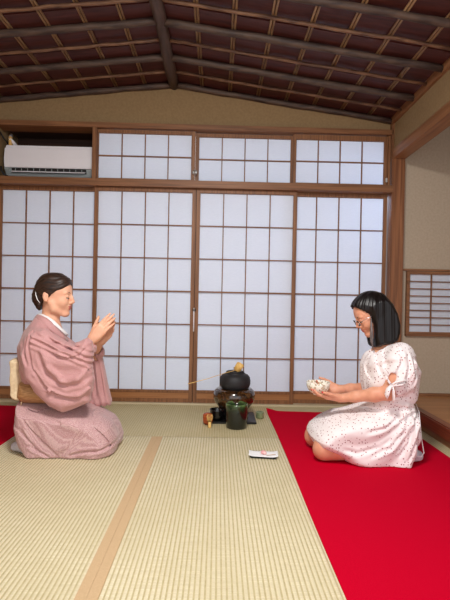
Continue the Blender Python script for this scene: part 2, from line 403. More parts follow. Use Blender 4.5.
# sliding paper screens, lower row
def shoji(name, x0, x1, z0, z1, y, cols, rows, sw, kick, rail, label, xs=None):
    """frame of stiles and rails, lattice, paper; xs: paper span inside the frame"""
    root = empty(name, ((x0+x1)/2, y, z0), kind='structure'); root['label'] = label
    th = .028
    a, c = x0+sw, x1-sw; pb = z0+kick; pt = z1-rail
    f = bmesh.new()
    bx(f, x0, a, y-th/2, y+th/2, z0, z1, .002); bx(f, c, x1, y-th/2, y+th/2, z0, z1, .002)
    bx(f, a, c, y-th/2, y+th/2, pt, z1, .002)
    bx(f, a, c, y-th/2, y+th/2, z0, z0+min(kick, .03), .002)
    if kick > .06: bx(f, a, c, y-th/2, y+th/2, pb-.02, pb, .002)
    obj('frame', f, M['wood_z'], root)
    if kick > .06: obj('kickboard', box(a, c, y-.006, y+.006, z0+.028, pb-.018), M['kick'], root)
    l = bmesh.new()
    for i in range(1, cols):
        x = a+(c-a)*i/cols; bx(l, x-.0036, x+.0036, y-.009, y+.006, pb, pt)
    for i in range(1, rows):
        z = pb+(pt-pb)*i/rows; bx(l, a, c, y-.0105, y+.0055, z-.0042 if i != rows//2 or rows < 4 else z-.006, z+.0042 if i != rows//2 or rows < 4 else z+.006)
    obj('lattice', l, M['wood_x'], root)
    obj('paper', box(a, c, y+.006, y+.0075, pb, pt), M['paper'], root)
    return root
Z0, Z1 = .012, 1.712
shoji('door_1', -1.765, -.958, Z0, Z1, YB+.035, 4, 6, .026, .098, .030, 'tall paper sliding screen at the far left behind the woman in the pink kimono')
d2 = shoji('door_2', -.995, -.1898, Z0, Z1, YB-.005, 4, 6, .030, .098, .030, 'tall paper sliding screen second from the left, latch side on its right')
d3 = shoji('door_3', -.1858, .617, Z0, Z1, YB-.005, 4, 6, .030, .098, .030, 'tall paper sliding screen behind the kettle')
shoji('door_4', .575, 1.352, Z0, Z1, YB+.035, 4, 6, .026, .098, .030, 'tall paper sliding screen next to the corner post, behind the bowl')
obj('gap_shade_strip', box(-.205, -.170, YB+.010, YB+.016, Z0, Z1), M['darkvoid'], d2)  # dark strip added behind the gap between the middle screens, stands for its shade
# latch where the two middle screens meet
b = bmesh.new(); lathe(b, [(.001, -.012), (.012, -.010), (.014, 0), (.012, .010), (.001, .012)], (0, 0, 0), 16)
for v in b.verts: v.co = Vector((v.co.x-.188, YB-.026-v.co.z*.6, .752+v.co.y))
obj('latch', b, M['dark_plastic'], d3, True)
b = bmesh.new(); lathe(b, [(.0005, -.012), (.0055, -.011), (.007, 0), (.0055, .011), (.0005, .012)], (-.188, YB-.036, .758), 12)
obj('latch_knob', b, M['metal'], d3, True)
obj('latch_rod', tube(bmesh.new(), [(-.189, YB-.030, .745), (-.1885, YB-.030, .58)], .0048, 8), M['white_plastic'], d3, True)
# upper row of short screens
shoji('window_1', -1.000, -.205, 1.772, 2.168, YB-.005, 4, 2, .030, .012, .028, 'short paper transom screen right of the air conditioner')
w2 = shoji('window_2', -.205, .592, 1.772, 2.168, YB+.03, 4, 2, .030, .012, .028, 'short paper transom screen in the middle of the upper row')
shoji('window_3', .575, 1.332, 1.772, 2.168, YB-.005, 4, 2, .026, .012, .04, 'short paper transom screen beside the corner post')
for i, xx in enumerate((-.214, -.194)):
    b = bmesh.new(); lathe(b, [(.0005, -.018), (.006, -.015), (.008, 0), (.006, .015), (.0005, .018)], (xx, YB-.03, 1.842), 12)
    obj('catch', b, M['metal'], w2, True)
b = box(1.332, 1.352, YB-.03, YB+.03, 1.77, 2.17); struct('trim_13', b, M['wood_z'])
b = bmesh.new(); bx(b, 1.318, 1.332, YB-.032, YB-.018, 1.80, 1.835, .003)
obj('catch', b, M['metal'], bpy.data.objects['window_3'])
# post left of the transoms / right of the air conditioner
struct('trim_1', box(-1.012, -.978, YB-.045, YB+.06, 1.77, 2.175, .002), M['wood_z'])
# lintels and sill
b = bmesh.new(); bx(b, -1.86, 1.366, YB-.05, YB+.10, 2.172, 2.212, .002); struct('trim_2', b, M['wood_x'])
b = bmesh.new(); bx(b, -1.86, 1.366, YB-.065, YB+.10, 1.712, 1.768, .003); struct('trim_3', b, M['wood_x'])
struct('trim_4', box(-1.86, 1.40, YB-.045, YB+.10, -.06, .012, .001), M['sill'])
# wall above the screens, following the ceiling
XR, ZR = -.386, 2.556; SL, SR = .114, .139
def zc(x): return ZR-(XR-x)*SL if x < XR else ZR-(x-XR)*SR
b = prism(bmesh.new(), [(-1.9, 2.2), (1.368, 2.2), (1.368, zc(1.368)+.06), (XR, ZR+.06), (-1.9, zc(-1.9)+.06)], YB-.005, YB+.1, 'y')
struct('wall_back', b, M['plaster'])
# recess round the air conditioner
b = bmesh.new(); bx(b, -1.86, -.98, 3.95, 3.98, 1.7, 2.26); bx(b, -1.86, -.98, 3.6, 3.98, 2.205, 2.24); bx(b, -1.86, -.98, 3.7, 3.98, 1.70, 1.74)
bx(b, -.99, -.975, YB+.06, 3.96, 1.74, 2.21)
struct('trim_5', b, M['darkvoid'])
struct('wall_left', box(-1.90, -1.768, -.5, 3.98, -.1, 2.6), M['plaster'])
# corner post
b = bmesh.new(); bx(b, 1.360, 1.463, YB-.055, YB+.06, .0, 1.99, .006); struct('trim_6', b, M['post'])
struct('trim_7', box(1.354, 1.374, YB-.05, YB+.03, 1.98, 2.33, .002), M['wood_z'])
# right wall above the alcove, its beam and cornice
struct('wall_right', box(1.372, 1.46, -.5, YB+.05, 2.05, 2.5), M['plaster'])
struct('trim_8', box(1.362, 1.468, -.5, YB+.02, 1.985, 2.062, .003), M['beam'])
b = prism(bmesh.new(), [(1.350, 2.262), (1.374, 2.262), (1.374, 2.335), (1.350, 2.335)], .3, YB, 'y'); struct('trim_9', b, M['beam'])
# alcove
struct('wall_alcove_back', box(1.44, 2.7, YB+.0, YB+.1, -.05, 2.5), M['alcplaster'])
struct('wall_alcove_right', box(2.6, 2.7, -.5, YB, -.05, 2.5), M['alcplaster'])
struct('ceiling_alcove', box(1.46, 2.62, -.5, YB, 2.40, 2.44), M['board'])
struct('floor_alcove', box(1.40, 2.62, .3, YB, .04, .098), M['alcfloor'])
b = bmesh.new(); bx(b, 1.352, 1.418, .3, YB-.056, .036, .122, .008); struct('trim_10', b, M['kamachi'])
struct('trim_14', box(1.37, 1.42, .3, YB-.056, -.05, .04), M['wood_y'])
# small alcove screen
w = empty('window_4', (1.9, YB-.02, .58), kind='structure'); w['label'] = 'small paper lattice window low on the alcove wall at the right edge'
f = bmesh.new(); wx0, wx1, wz0, wz1 = 1.506, 2.26, .578, 1.096
for a_ in ((wx0, wx0+.026, wz0, wz1), (wx1-.026, wx1, wz0, wz1), (wx0+.026, wx1-.026, wz0, wz0+.034), (wx0+.026, wx1-.026, wz1-.024, wz1)):
    bx(f, a_[0], a_[1], YB-.03, YB+.0, a_[2], a_[3], .002)
obj('frame', f, M['wood_x'], w)
l = bmesh.new(); px0, px1, pz0, pz1 = wx0+.026, wx1-.026, wz0+.034, wz1-.024
for i in range(1, 4): x = px0+(px1-px0)*i/4-.0; bx(l, x-.004, x+.004, YB-.024, YB-.010, pz0, pz1)
for i in range(1, 8): z = pz0+(pz1-pz0)*i/8; bx(l, px0, px1, YB-.026, YB-.012, z-.004, z+.004)
obj('lattice', l, M['wood_x'], w)
obj('paper', box(px0, px1, YB-.010, YB-.008, pz0, pz1), M['paper'], w)
struct('trim_11', box(1.463, 2.6, YB-.022, YB+.0, 1.100, 1.116, .001), M['wood_x'])
struct('trim_12', box(1.40, 2.6, YB-.02, YB+.0, .098, .118), M['wood_x'])

# ceiling of boards with log and bamboo battens
b = bmesh.new(); yb = [YB+.05-.41*k/2 for k in range(0, 21)]
for k in range(len(yb)-1):
    o_ = .006*(k % 2)
    b_ = prism(b, [(-1.9, zc(-1.9)+o_), (XR, ZR+o_), (1.372, zc(1.372)+o_), (1.372, zc(1.372)+.03), (XR, ZR+.03), (-1.9, zc(-1.9)+.03)], yb[k+1]-.004, yb[k], 'y')
ceil = struct('ceiling', b, M['board'])
def pole(y, r, mat, drop):
    for s0, s1 in ((-1.8, XR), (XR, 1.36)):
        n = 15; pts = []; rr = []
        for i in range(n):
            x = s0+(s1-s0)*i/(n-1); pts.append((x, y+rng.normal(0, .0025), zc(x)-drop+rng.normal(0, .0015))); rr.append(r*(1+rng.normal(0, .05)))
        obj('log_batten', tube(bmesh.new(), pts, rr, 10), mat, ceil, True)
yy = 3.575
for k in range(6): pole(yy-k*.41, .022, M['pole'], .026)
for k in range(6): pole(3.375-k*.41, .011, M['thinpole'], .020)
xs = [-.16+.222*k for k in range(7)]+[-.61-.225*k for k in range(6)]
for x in xs:
    b = bmesh.new()
    for dx in (-.0085, .0085): tube(b, [(x+dx, 1.2, zc(x+dx)-.004), (x+dx, YB-.01, zc(x+dx)-.004)], .0072, 8)
    obj('bamboo_batten', b, M['bamboo'], ceil, True)
pts = [(XR+.003*math.sin(i*1.7), 1.0+i*(YB-1.0)/12, 2.535+.003*math.sin(i*2.3)) for i in range(13)]
obj('ridge_log', tube(bmesh.new(), pts, [.040+.002*math.sin(i*1.3) for i in range(13)], 16), M['ridge'], ceil, True)
# ================================================================== tatami mats, carpets
def tatami(x0, x1, y0, y1, label, mat='rush', heri=(), group=None):
    root = empty('tatami_mat', ((x0+x1)/2, (y0+y1)/2, -.055), label, 'tatami mat', group)
    pitch = .0158; n = int(round((x1-x0)/pitch)); b = bmesh.new(); prev = None; sub = 6
    ys = [y0, y1]
    for i in range(n*sub+1):
        x = x0+(x1-x0)*i/(n*sub); z = -(.0024 if mat == 'rush' else .0012)*abs(math.cos(PI*i/sub))**3-.0002
        row = [b.verts.new((x, y, z)) for y in ys]
        if prev: b.faces.new((prev[0], row[0], row[1], prev[1])).material_index = 1 if i % sub in (0, 1) else 0
        prev = row
    me_o = obj('woven_top', b, [M[mat], M['shaded_thread']], root, True)
    obj('mat_core', box(x0, x1, y0, y1, -.055, -.003), M['sill'], root)
    for hx0, hx1 in heri: obj('cloth_border', box(hx0, hx1, y0, y1-.001, -.004, .0014, .0004), M['heri'], root)
    return root
SX = -.352
tatami(SX-.885, SX, -.5, 2.738, 'straw tatami mat on the left with a tan border, under the woman in the kimono', heri=((SX-.033, SX-.0002),))
tatami(SX, SX+.885, -.5, 2.738, 'straw tatami mat in the middle, holding the folded paper with the sweet', heri=((SX+.0002, SX+.033),))
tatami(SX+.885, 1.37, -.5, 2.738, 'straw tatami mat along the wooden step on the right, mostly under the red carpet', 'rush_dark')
tatami(SX-1.42, SX-.885, -.5, 2.738, 'straw tatami mat at the far left edge, mostly under the left red carpet')
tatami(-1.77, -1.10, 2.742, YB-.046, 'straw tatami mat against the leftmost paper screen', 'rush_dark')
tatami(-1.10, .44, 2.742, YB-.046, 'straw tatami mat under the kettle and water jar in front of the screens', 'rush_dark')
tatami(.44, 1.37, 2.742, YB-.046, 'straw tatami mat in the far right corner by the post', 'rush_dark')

def carpet(x0, x1, y0, y1, label, wob):
    b = bmesh.new(); nx, ny = 24, 60; V = []
    for j in range(ny+1):
        for i in range(nx+1):
            x = x0+(x1-x0)*i/nx; y = y0+(y1-y0)*j/ny
            e = max(0, 1-abs(x-x0)/.05)+max(0, 1-abs(y-y1)/.05)
            z = .0035+.0008*math.sin(x*9+1)*math.sin(y*7)+wob(x, y)
            if i == 0: x += .004*math.sin(y*3)
            if j == ny: y += .006*math.sin(x*6)
            V.append(b.verts.new((x, y, z)))
    for j in range(ny):
        for i in range(nx):
            a = j*(nx+1)+i; b.faces.new((V[a], V[a+1], V[a+nx+2], V[a+nx+1]))
    r = bmesh.ops.extrude_face_region(b, geom=list(b.faces))
    for g in r['geom']:
        if isinstance(g, bmesh.types.BMVert): g.co.z = max(.0003, g.co.z-.0032)
    o = obj('carpet', b, M['carpet'], None, True, ((x0+x1)/2, (y0+y1)/2, 0))
    m_ = o.modifiers.new('edge', 'EDGE_SPLIT'); m_.split_angle = math.radians(40)
    return tag(o, label, 'carpet', 'red felt carpets')
def curl(x, y):
    d = math.hypot(x-.385, y-3.40); return .022*math.exp(-(d/.05)**2)
carpet(.385, 1.285, .2, 3.395, 'large red felt carpet on the right, under the woman in the white dress', curl)
carpet(-1.74, -1.200, .9, 3.43, 'red felt carpet at the left edge, behind the woman in the kimono', lambda x, y: 0)

# ================================================================== air conditioner
ac = empty('air_conditioner', (-1.37, 3.66, 1.79), 'white wall air conditioner in the opening above the leftmost screen', 'air conditioner')
ax0, ax1 = -1.722, -1.020
b = prism(bmesh.new(), [(3.64, 1.86), (3.64, 2.025), (3.66, 2.045), (3.86, 2.045), (3.86, 1.775), (3.73, 1.775), (3.66, 1.80)], ax0, ax1, 'x')
bmesh.ops.bevel(b, geom=list(b.edges), offset=.006, segments=2, affect='EDGES')
obj('housing', b, M['grey_plastic'], ac)
b = prism(bmesh.new(), [(3.622, 1.862), (3.618, 1.93), (3.624, 2.018), (3.64, 2.018), (3.64, 1.862)], ax0-.006, ax1+.004, 'x')
bmesh.ops.bevel(b, geom=list(b.edges), offset=.004, segments=2, affect='EDGES')
obj('front_panel', b, M['white_plastic'], ac)
obj('top_grille', box(ax0, ax1, 3.632, 3.80, 2.018, 2.040, .004), M['white_plastic'], ac)
obj('air_outlet', box(ax0+.05, ax1-.06, 3.634, 3.66, 1.826, 1.860), M['dark_plastic'], ac)
fb = prism(bmesh.new(), [(3.612, 1.822), (3.615, 1.828), (3.66, 1.848), (3.66, 1.842)], ax0+.055, ax1-.065, 'x')
obj('louver', fb, M['white_plastic'], ac)
for i in range(12): x = ax0+.08+i*.048; obj('air_vane', box(x, x+.003, 3.625, 3.64, 1.828, 1.856), M['grey_plastic'], ac)
obj('side_cover', prism(bmesh.new(), [(3.625, 1.862), (3.625, 1.85), (3.68, 1.785), (3.72, 1.785), (3.72, 1.862)], ax0-.004, ax0+.03, 'x'), M['grey_plastic'], ac)
obj('drain_pipe', tube(bmesh.new(), [(-1.742, 3.60, 1.86), (-1.738, 3.60, 1.83), (-1.722, 3.60, 1.80), (-1.69, 3.61, 1.782)], .008, 8), M['dark_plastic'], ac, True)
obj('refrigerant_pipe', tube(bmesh.new(), [(-1.66, 3.7, 2.04), (-1.675, 3.66, 2.07), (-1.69, 3.64, 2.085), (-1.70, 3.66, 2.10), (-1.72, 3.72, 2.15)], .014, 10), M['white_plastic'], ac, True)
obj('bracket', box(-1.70, -1.68, 3.63, 3.66, 2.04, 2.11, .003), M['bambooware'], ac)
obj('cable', tube(bmesh.new(), [(-1.765, 3.62, 2.14), (-1.75, 3.61, 2.12), (-1.735, 3.62, 2.09), (-1.71, 3.66, 2.05)], .006, 8), M['dark_plastic'], ac, True)

# ================================================================== tea things
BX, BY = .128, 3.17
brd = obj('base_board', box(BX-.15, BX+.15, BY-.135, BY+.15, .0005, .014, .002), M['board_lacquer'], None, False, (BX, BY, 0))
tag(brd, 'square black lacquered board under the brown brazier', 'board')
fz = empty('brazier', (BX, BY, .0145), 'brown glazed round brazier carrying the iron kettle, on the black board', 'brazier')
b = bmesh.new(); lathe(b, [(.02, .05), (.062, .052), (.088, .066), (.114, .092), (.136, .122), (.146, .150), (.147, .176), (.140, .200), (.124, .216), (.106, .221), (.092, .214), (.090, .19), (.02, .17)], (BX, BY, 0), 56)
obj('body', b, M['furo'], fz, True)
b = bmesh.new(); lathe(b, [(.05, .020), (.088, .020), (.098, .034), (.094, .054), (.080, .062), (.05, .06)], (BX, BY, 0), 48)
obj('base_ring', b, M['lacquer'], fz, True)
for a_ in (-2.5, -.65, PI/2):
    c_ = (BX+.095*math.cos(a_), BY+.095*math.sin(a_))
    b = bmesh.new(); lathe(b, [(.012, .0148), (.020, .016), (.024, .026), (.018, .04), (.026, .058), (.020, .08), (.004, .09)], (c_[0], c_[1], 0), 18); obj('foot', b, M['lacquer'], fz, True)
kt = empty('iron_kettle', (BX+.004, BY, .176), 'black cast iron kettle sitting in the brown brazier', 'kettle')
b = bmesh.new(); lathe(b, [(.03, .178), (.06, .182), (.078, .198), (.092, .220), (.103, .232), (.108, .250), (.109, .275), (.104, .296), (.092, .312), (.074, .320), (.066, .324), (.066, .330), (.055, .331), (.03, .33)], (BX+.004, BY, 0), 56)
obj('body', b, M['black_iron'], kt, True)
b = bmesh.new(); lathe(b, [(.062, .3315), (.063, .336), (.045, .341), (.018, .344), (.004, .345)], (BX+.004, BY, 0), 40); lid = obj('lid', b, M['black_iron'], kt, True)
b = bmesh.new(); lathe(b, [(.005, .344), (.006, .35), (.012, .354), (.012, .362), (.004, .367)], (BX+.004, BY, 0), 20); obj('knob', b, M['black_iron'], lid, True)
# bamboo ladle: the cup stands on the lid, the handle runs out to the left
LX, LY, LZ = BX+.035, BY-.035, .347
ld = empty('bamboo_ladle', (LX, LY, LZ), 'bamboo ladle resting across the top of the kettle, long handle pointing left', 'ladle')
b = bmesh.new(); lathe(b, [(.022, -.024), (.026, -.022), (.027, 0), (.027, .026), (.0235, .027), (.0235, -.018), (.006, -.018)], (0, 0, 0), 28)
rot = Matrix.Rotation(.5, 4, 'Y') @ Matrix.Rotation(.35, 4, 'X')
for v in b.verts: v.co = (rot @ v.co)+Vector((LX-.01, LY, LZ+.022))
obj('cup', b, M['bambooware'], ld, True)
b = bmesh.new(); tube(b, [(LX-.0, LY, LZ+.010), (LX-.10, LY-.02, LZ-.014), (LX-.22, LY-.045, LZ-.052), (LX-.325, LY-.065, LZ-.078), (LX-.355, LY-.072, LZ-.084)], [.0032, .003, .0032, .0045, .005], 8, .6)
obj('handle', b, M['bambooware'], ld, True)
# water jar
JX, JY = .138, 2.965
jar = empty('water_jar', (JX, JY, 0), 'tall green and black glazed cylindrical water jar in front of the brazier', 'jar')
b = bmesh.new(); lathe(b, [(.02, .0008), (.064, .001), (.069, .006), (.071, .05), (.0715, .10), (.072, .150), (.071, .158), (.067, .160), (.063, .156), (.062, .12), (.02, .118)], (JX, JY, 0), 56); obj('body', b, M['jar'], jar, True)
b = bmesh.new(); lathe(b, [(.004, .122), (.06, .122), (.0615, .128), (.05, .132), (.004, .134)], (JX, JY, 0), 40); jl = obj('lid', b, M['jar'], jar, True)
b = bmesh.new(); lathe(b, [(.006, .133), (.007, .139), (.014, .144), (.012, .151), (.003, .153)], (JX, JY, 0), 20); obj('knob', b, M['lacquer'], jl, True)
# waste-water bowl
b = bmesh.new(); lathe(b, [(.02, .0148), (.032, .0148), (.034, .02), (.047, .034), (.052, .056), (.049, .078), (.053, .086), (.050, .087), (.045, .078), (.044, .05), (.02, .03)], (.010, 3.09, 0), 40)
o = obj('waste_water_bowl', b, M['lacquer'], None, True, (.010, 3.09, .0148)); tag(o, 'small shiny black waste water bowl at the left front of the brazier', 'bowl')
b = bmesh.new(); lathe(b, [(.012, .0005), (.026, .001), (.030, .012), (.026, .03), (.030, .044), (.026, .046), (.02, .04), (.01, .038)], (.315, 3.20, 0), 30)
o = obj('lid_rest', b, M['futaoki'], None, True, (.315, 3.20, 0)); tag(o, 'small grey green ceramic lid rest right of the brazier', 'lid rest')
# tea caddy and whisk
cd = empty('tea_caddy', (-.052, 3.02, 0), 'small red brown tea caddy standing left of the brazier', 'tea caddy')
b = bmesh.new(); lathe(b, [(.01, .0006), (.020, .001), (.028, .008), (.033, .024), (.034, .046), (.033, .0465)], (-.052, 3.02, 0), 36); obj('body', b, M['caddy'], cd, True)
b = bmesh.new(); lathe(b, [(.0338, .047), (.0342, .048), (.033, .064), (.026, .074), (.012, .079), (.003, .080)], (-.052, 3.02, 0), 36); obj('lid', b, M['caddy'], cd, True)
wk = empty('tea_whisk', (-.038, 2.945, 0), 'little bamboo tea whisk standing in front of the red brown caddy', 'whisk')
b = bmesh.new(); lathe(b, [(.004, .0006), (.0105, .001), (.011, .004), (.0105, .042), (.004, .043)], (-.038, 2.945, 0), 20); obj('handle', b, M['bambooware'], wk, True)
b = bmesh.new()
for k in range(26):
    a_ = k/26*2*PI; pp = [(-.038+r*math.cos(a_), 2.945+r*math.sin(a_), z) for r, z in ((.010, .040), (.017, .056), (.020, .072), (.016, .086))]
    tube(b, pp, [.0012, .001, .0008, .0006], 5)
obj('tines', b, M['bambooware'], wk, True); b = bmesh.new(); lathe(b, [(.0106, .040), (.0116, .041), (.0116, .044), (.0106, .045)], (-.038, 2.945, 0), 20); obj('thread_band', b, M['dark_plastic'], wk, True)

# paper with the sweet
TX, TY = .263, 2.435
R_ = Matrix.Rotation(-.12, 4, 'Z')
def put(b, z=0):
    for v in b.verts: v.co = (R_ @ v.co)+Vector((TX, TY, z))
    return b
o = obj('sweets_tray', put(box(-.070, .070, -.052, .050, .001, .008, .003)), M['lacquer'], None, False, (TX, TY, 0)); tag(o, 'thin black tray under the folded white paper', 'tray')
b = bmesh.new(); V = []; nx, ny = 24, 10
for k, (off, rr) in enumerate(((0, 0), (.0014, .06))):
    V = []
    for j in range(ny+1):
        for i in range(nx+1):
            x = -.078+.156*i/nx; y = -.045+.085*j/ny
            p = Vector((x*math.cos(rr)-y*math.sin(rr), x*math.sin(rr)+y*math.cos(rr), .0088+off+.9*max(0, abs(x)-.045)**2*6+.0*y))
            V.append(b.verts.new(p))
    for j in range(ny):
        for i in range(nx): a = j*(nx+1)+i; b.faces.new((V[a], V[a+1], V[a+nx+2], V[a+nx+1]))
put(b)
o = obj('folded_paper', b, M['paper_white'], None, True, (TX, TY, .0088)); sm = o.modifiers.new('t', 'SOLIDIFY'); sm.thickness = .0007; sm.offset = 1
tag(o, 'folded white paper on the mat in front of the carpet, a pink sweet on it', 'paper')
fd = Field((TX-.03, TY-.04, 0), (TX+.04, TY+.03, .05), .0015)
fd.ell((TX, TY-.006, .020), (.015, .014, .010)); fd.ell((TX+.006, TY-.016, .019), (.011, .010, .008), k=.004)
fd.half((0, 0, -1), -.0112)
o = field_obj('pink_sweet', fd, M['sweet'], None, origin=(TX, TY, .0112)); tag(o, 'small pink sweet on the folded white paper', 'sweet')
o = obj('sweet_pick', put(tube(bmesh.new(), [(.018, -.03, .0125), (.066, -.016, .0165)], [.0016, .0022], 6, .6)), M['gold_sweet'], None, True, (TX+.04, TY-.03, .0125)); tag(o, 'thin wooden pick lying on the folded white paper beside the sweet', 'pick')
# ================================================================== people
def w3(p): return (p[0], p[1], p[2])
def px(u, v, Y): p = at(u, v, Y); return (p[0], Y, p[2])
def poly(Y, pts): return [(at(u, v, Y)[0], at(u, v, Y)[2]) for u, v in pts]
def lerp(a, b, t): return np.array(a)*(1-t)+np.array(b)*t

def crease(fd, pts, Y, depth, width, side=0, ylo=None, yhi=None):
    """fold line through pts (photo pixels on plane Y): side 0 a groove, +1/-1 the edge of an overlapping layer"""
    P = np.array(poly(Y, pts)); ylo = fd.lo[1] if ylo is None else ylo; yhi = Y+.3 if yhi is None else yhi
    m = width*4
    r = fd.region((P[:, 0].min()-m, ylo, P[:, 1].min()-m), (P[:, 0].max()+m, yhi, P[:, 1].max()+m))
    lo = (P[:, 0].min()-m, ylo, P[:, 1].min()-m); hi = (P[:, 0].max()+m, yhi, P[:, 1].max()+m)
    def fn(x, y, z):
        X, Z = np.broadcast_arrays(x[:, 0, :], z[0, 0, :][None, :]); best = np.full(X.shape, 1e9); sg = np.zeros(X.shape); tt = np.zeros(X.shape)
        n = len(P)-1
        for i in range(n):
            a = P[i]; e = P[i+1]-a; t = np.clip(((X-a[0])*e[0]+(Z-a[1])*e[1])/(e@e), 0, 1)
            d = np.hypot(X-a[0]-t*e[0], Z-a[1]-t*e[1]); c = np.sign((X-a[0])*e[1]-(Z-a[1])*e[0])
            w = d < best; best = np.where(w, d, best); sg = np.where(w, c, sg); tt = np.where(w, (i+t)/n, tt)
        fade = np.clip(np.minimum(tt, 1-tt)*6, 0, 1)
        if side == 0: g = depth*np.exp(-(best/width)**2)-.5*depth*np.exp(-((best-2*width)/width)**2)
        else: g = np.where(sg*side > 0, depth*np.exp(-best/(width*2)), -.4*depth*np.exp(-best/(width*2)))
        return (g*fade)[:, None, :]*np.clip((yhi-y)/.03, 0, 1)
    fd.disp(fn, lo, hi)
def head_prims(fd, H, EX=-.010):
    s = H.sc; E = lambda c, r, k=.012, cut=False, R=None: fd.ell(H(*c), [q*s for q in r], H.R if R is None else R, k*s, cut)
    C = lambda pts, rr, k=.012, cut=False: fd.chain([H(*p) for p in pts], [r*s for r in rr], k*s, cut=cut)
    E((-.014, 0, .036), (.092, .073, .081))
    E((.032, 0, .028), (.050, .060, .056), .02)
    E((.022, 0, -.026), (.060, .060, .078), .02)
    for q in (-1, 1):
        C([(-.006, q*.052, -.040), (.012, q*.044, -.074), (.058, q*.016, -.098)], [.017, .018, .014], .02)
        E((.052, q*.034, -.030), (.026, .022, .028), .02)
        C([(.070, q*.010, .024), (.066, q*.042, .022)], [.012, .010], .01)
    E((.066, 0, -.094), (.020, .020, .016), .018)
    E((.070, 0, -.055), (.020, .026, .026), .018)
    for q in (-1, 1): E((.092, q*.031, .002), (.018, .016, .013), .010, True)
    for q in (-1, 1): E((.069, q*.031, .002), (.0145, .0155, .0145), .003)
    C([(.078, 0, .016), (.088, 0, -.002), (.100, 0, -.024)], [.009, .0085, .0095], .010)
    for q in (-1, 1): E((.090, q*.012, -.031), (.011, .0075, .0075), .005)
    E((.094, 0, -.036), (.006, .004, .004), .004)
    E((.0815, 0, -.0550), (.0100, .021, .0056), .004); E((.0800, 0, -.0645), (.0098, .018, .0062), .004)
    E((.094, 0, -.0598), (.010, .022, .0013), .002, True)
    E((.088, 0, -.079), (.006, .014, .005), .006, True)
    for q in (-1, 1):
        a = math.radians(-12); Re = H.R@np.array([[math.cos(a), 0, math.sin(a)], [0, 1, 0], [-math.sin(a), 0, math.cos(a)]])@np.array([[1, 0, 0], [0, 1, 0], [0, 0, 1.]])
        E((EX-.006, q*.073, -.010), (.0165, .0085, .030), .006, R=Re)
        E((EX-.001, q*.083, -.005), (.009, .006, .017), .004, True, R=Re)
def head_mat(H):
    """1 = lips"""
    def f(c):
        L = (c-H.t)@H.R/H.sc
        lip = (L[:, 0] > .080) & (np.abs(L[:, 1]) < .024-.0*L[:, 0]) & (((L[:, 2]+.0545)/.0068)**2+(L[:, 1]/.024)**2 < 1)
        lip |= (L[:, 0] > .078) & (((L[:, 2]+.0650)/.0072)**2+(L[:, 1]/.020)**2 < 1)
        return lip
    return f
def face_parts(H, root, brow='lash'):
    s = H.sc
    for q in (-1, 1):
        pts = [H(.083-.018*t*t*1.0, q*(.016+.034*t), .0215+.006*math.sin(t*2.4)) for t in (0, .25, .5, .75, 1)]
        obj('eyebrow', tube(bmesh.new(), pts, [.0016, .0024, .0022, .0018, .0008], 8, .6), M[brow], root, True)
        pts = [H(.0838-.0085*abs(t)**1.6-.002*(t > 0)*t, q*(.031+.0145*t), -.0035-.003*(1-t*t)) for t in (-1, -.6, -.2, .2, .6, 1)]
        obj('eyelash', tube(bmesh.new(), pts, [.0010, .0018, .0022, .0022, .0020, .0012], 6), M['lash'], root, True)
        b = bmesh.new(); bmesh.ops.create_uvsphere(b, u_segments=20, v_segments=12, radius=.0128*s)
        c = H(.0692, q*.031, -.004)
        for v in b.verts: v.co = v.co+Vector(c)
        obj('eye', b, M['eye'], root, True)

def hand(fd, wrist, d, n, side, size=1.0, curl=(20, 25, 20), spread=6, thumb=(35, 20, 15), fold=(0, 0, 0, 0)):
    """palm, four fingers and a thumb; d towards the fingertips, n out of the palm, side = towards the thumb"""
    d = np.array(d, float); d /= np.linalg.norm(d); n = np.array(n, float); n -= d*(n@d); n /= np.linalg.norm(n)
    t = side*np.cross(n, d); w = np.array(wrist, float); s = size; tips = []
    off = [.0245, .0085, -.0075, -.0225]; ln = [(.040, .024, .019), (.044, .028, .020), (.040, .026, .019), (.032, .020, .017)]
    kn = [.086, .089, .084, .076]; rr = [.0086, .0088, .0084, .0076]
    fd.chain([w-d*.02*s, w+d*.01*s], [.0215*s, .0225*s], .01)
    for i in range(4):
        fd.chain([w+t*off[i]*.55*s+d*.012*s, w+t*off[i]*s+d*kn[i]*s*.97-n*.001], [.0165*s, .0115*s], .012)
    fd.chain([w+t*.012*s+d*.02*s+n*.006*s, w+t*.022*s+d*.055*s+n*.007*s], [.015*s, .012*s], .012)
    fd.chain([w-t*.016*s+d*.02*s+n*.006*s, w-t*.020*s+d*.06*s+n*.005*s], [.014*s, .011*s], .012)
    for i in range(4):
        p = w+t*off[i]*s+d*kn[i]*s; sp = math.radians(spread*(1.2-i*.8)); dd = d*math.cos(sp)+t*math.sin(sp); nn = n.copy(); r = rr[i]*s
        for j in range(3):
            a = math.radians(curl[j]+fold[i]); d2 = dd*math.cos(a)+nn*math.sin(a); nn = nn*math.cos(a)-dd*math.sin(a); dd = d2
            q = p+dd*ln[i][j]*s; r2 = rr[i]*s*(.92-.12*j)
            fd.seg(p, q, r, r2, .0025 if j else .005); p = q; r = r2
        tips.append((p, -nn, dd))
    # thumb leaves the side of the palm near its base
    p = w+t*.018*s+d*.018*s+n*.004*s; a = math.radians(thumb[0]); dd = d*math.cos(a)+t*math.sin(a); b_ = math.radians(thumb[1])
    nn = n; dd = dd*math.cos(b_)+nn*math.sin(b_)
    for j, (L, r1, r2) in enumerate(((.046, .0145, .011), (.032, .0105, .0092), (.026, .0092, .0075))):
        if j: c = math.radians(thumb[2]); dd = dd*math.cos(c)-t*math.sin(c)*.6+d*math.sin(c)*.5; dd /= np.linalg.norm(dd)
        q = p+dd*L*s; fd.seg(p, q, r1*s, r2*s, .006 if j == 0 else .003); p = q
    tips.append((p, t, dd))
    return tips
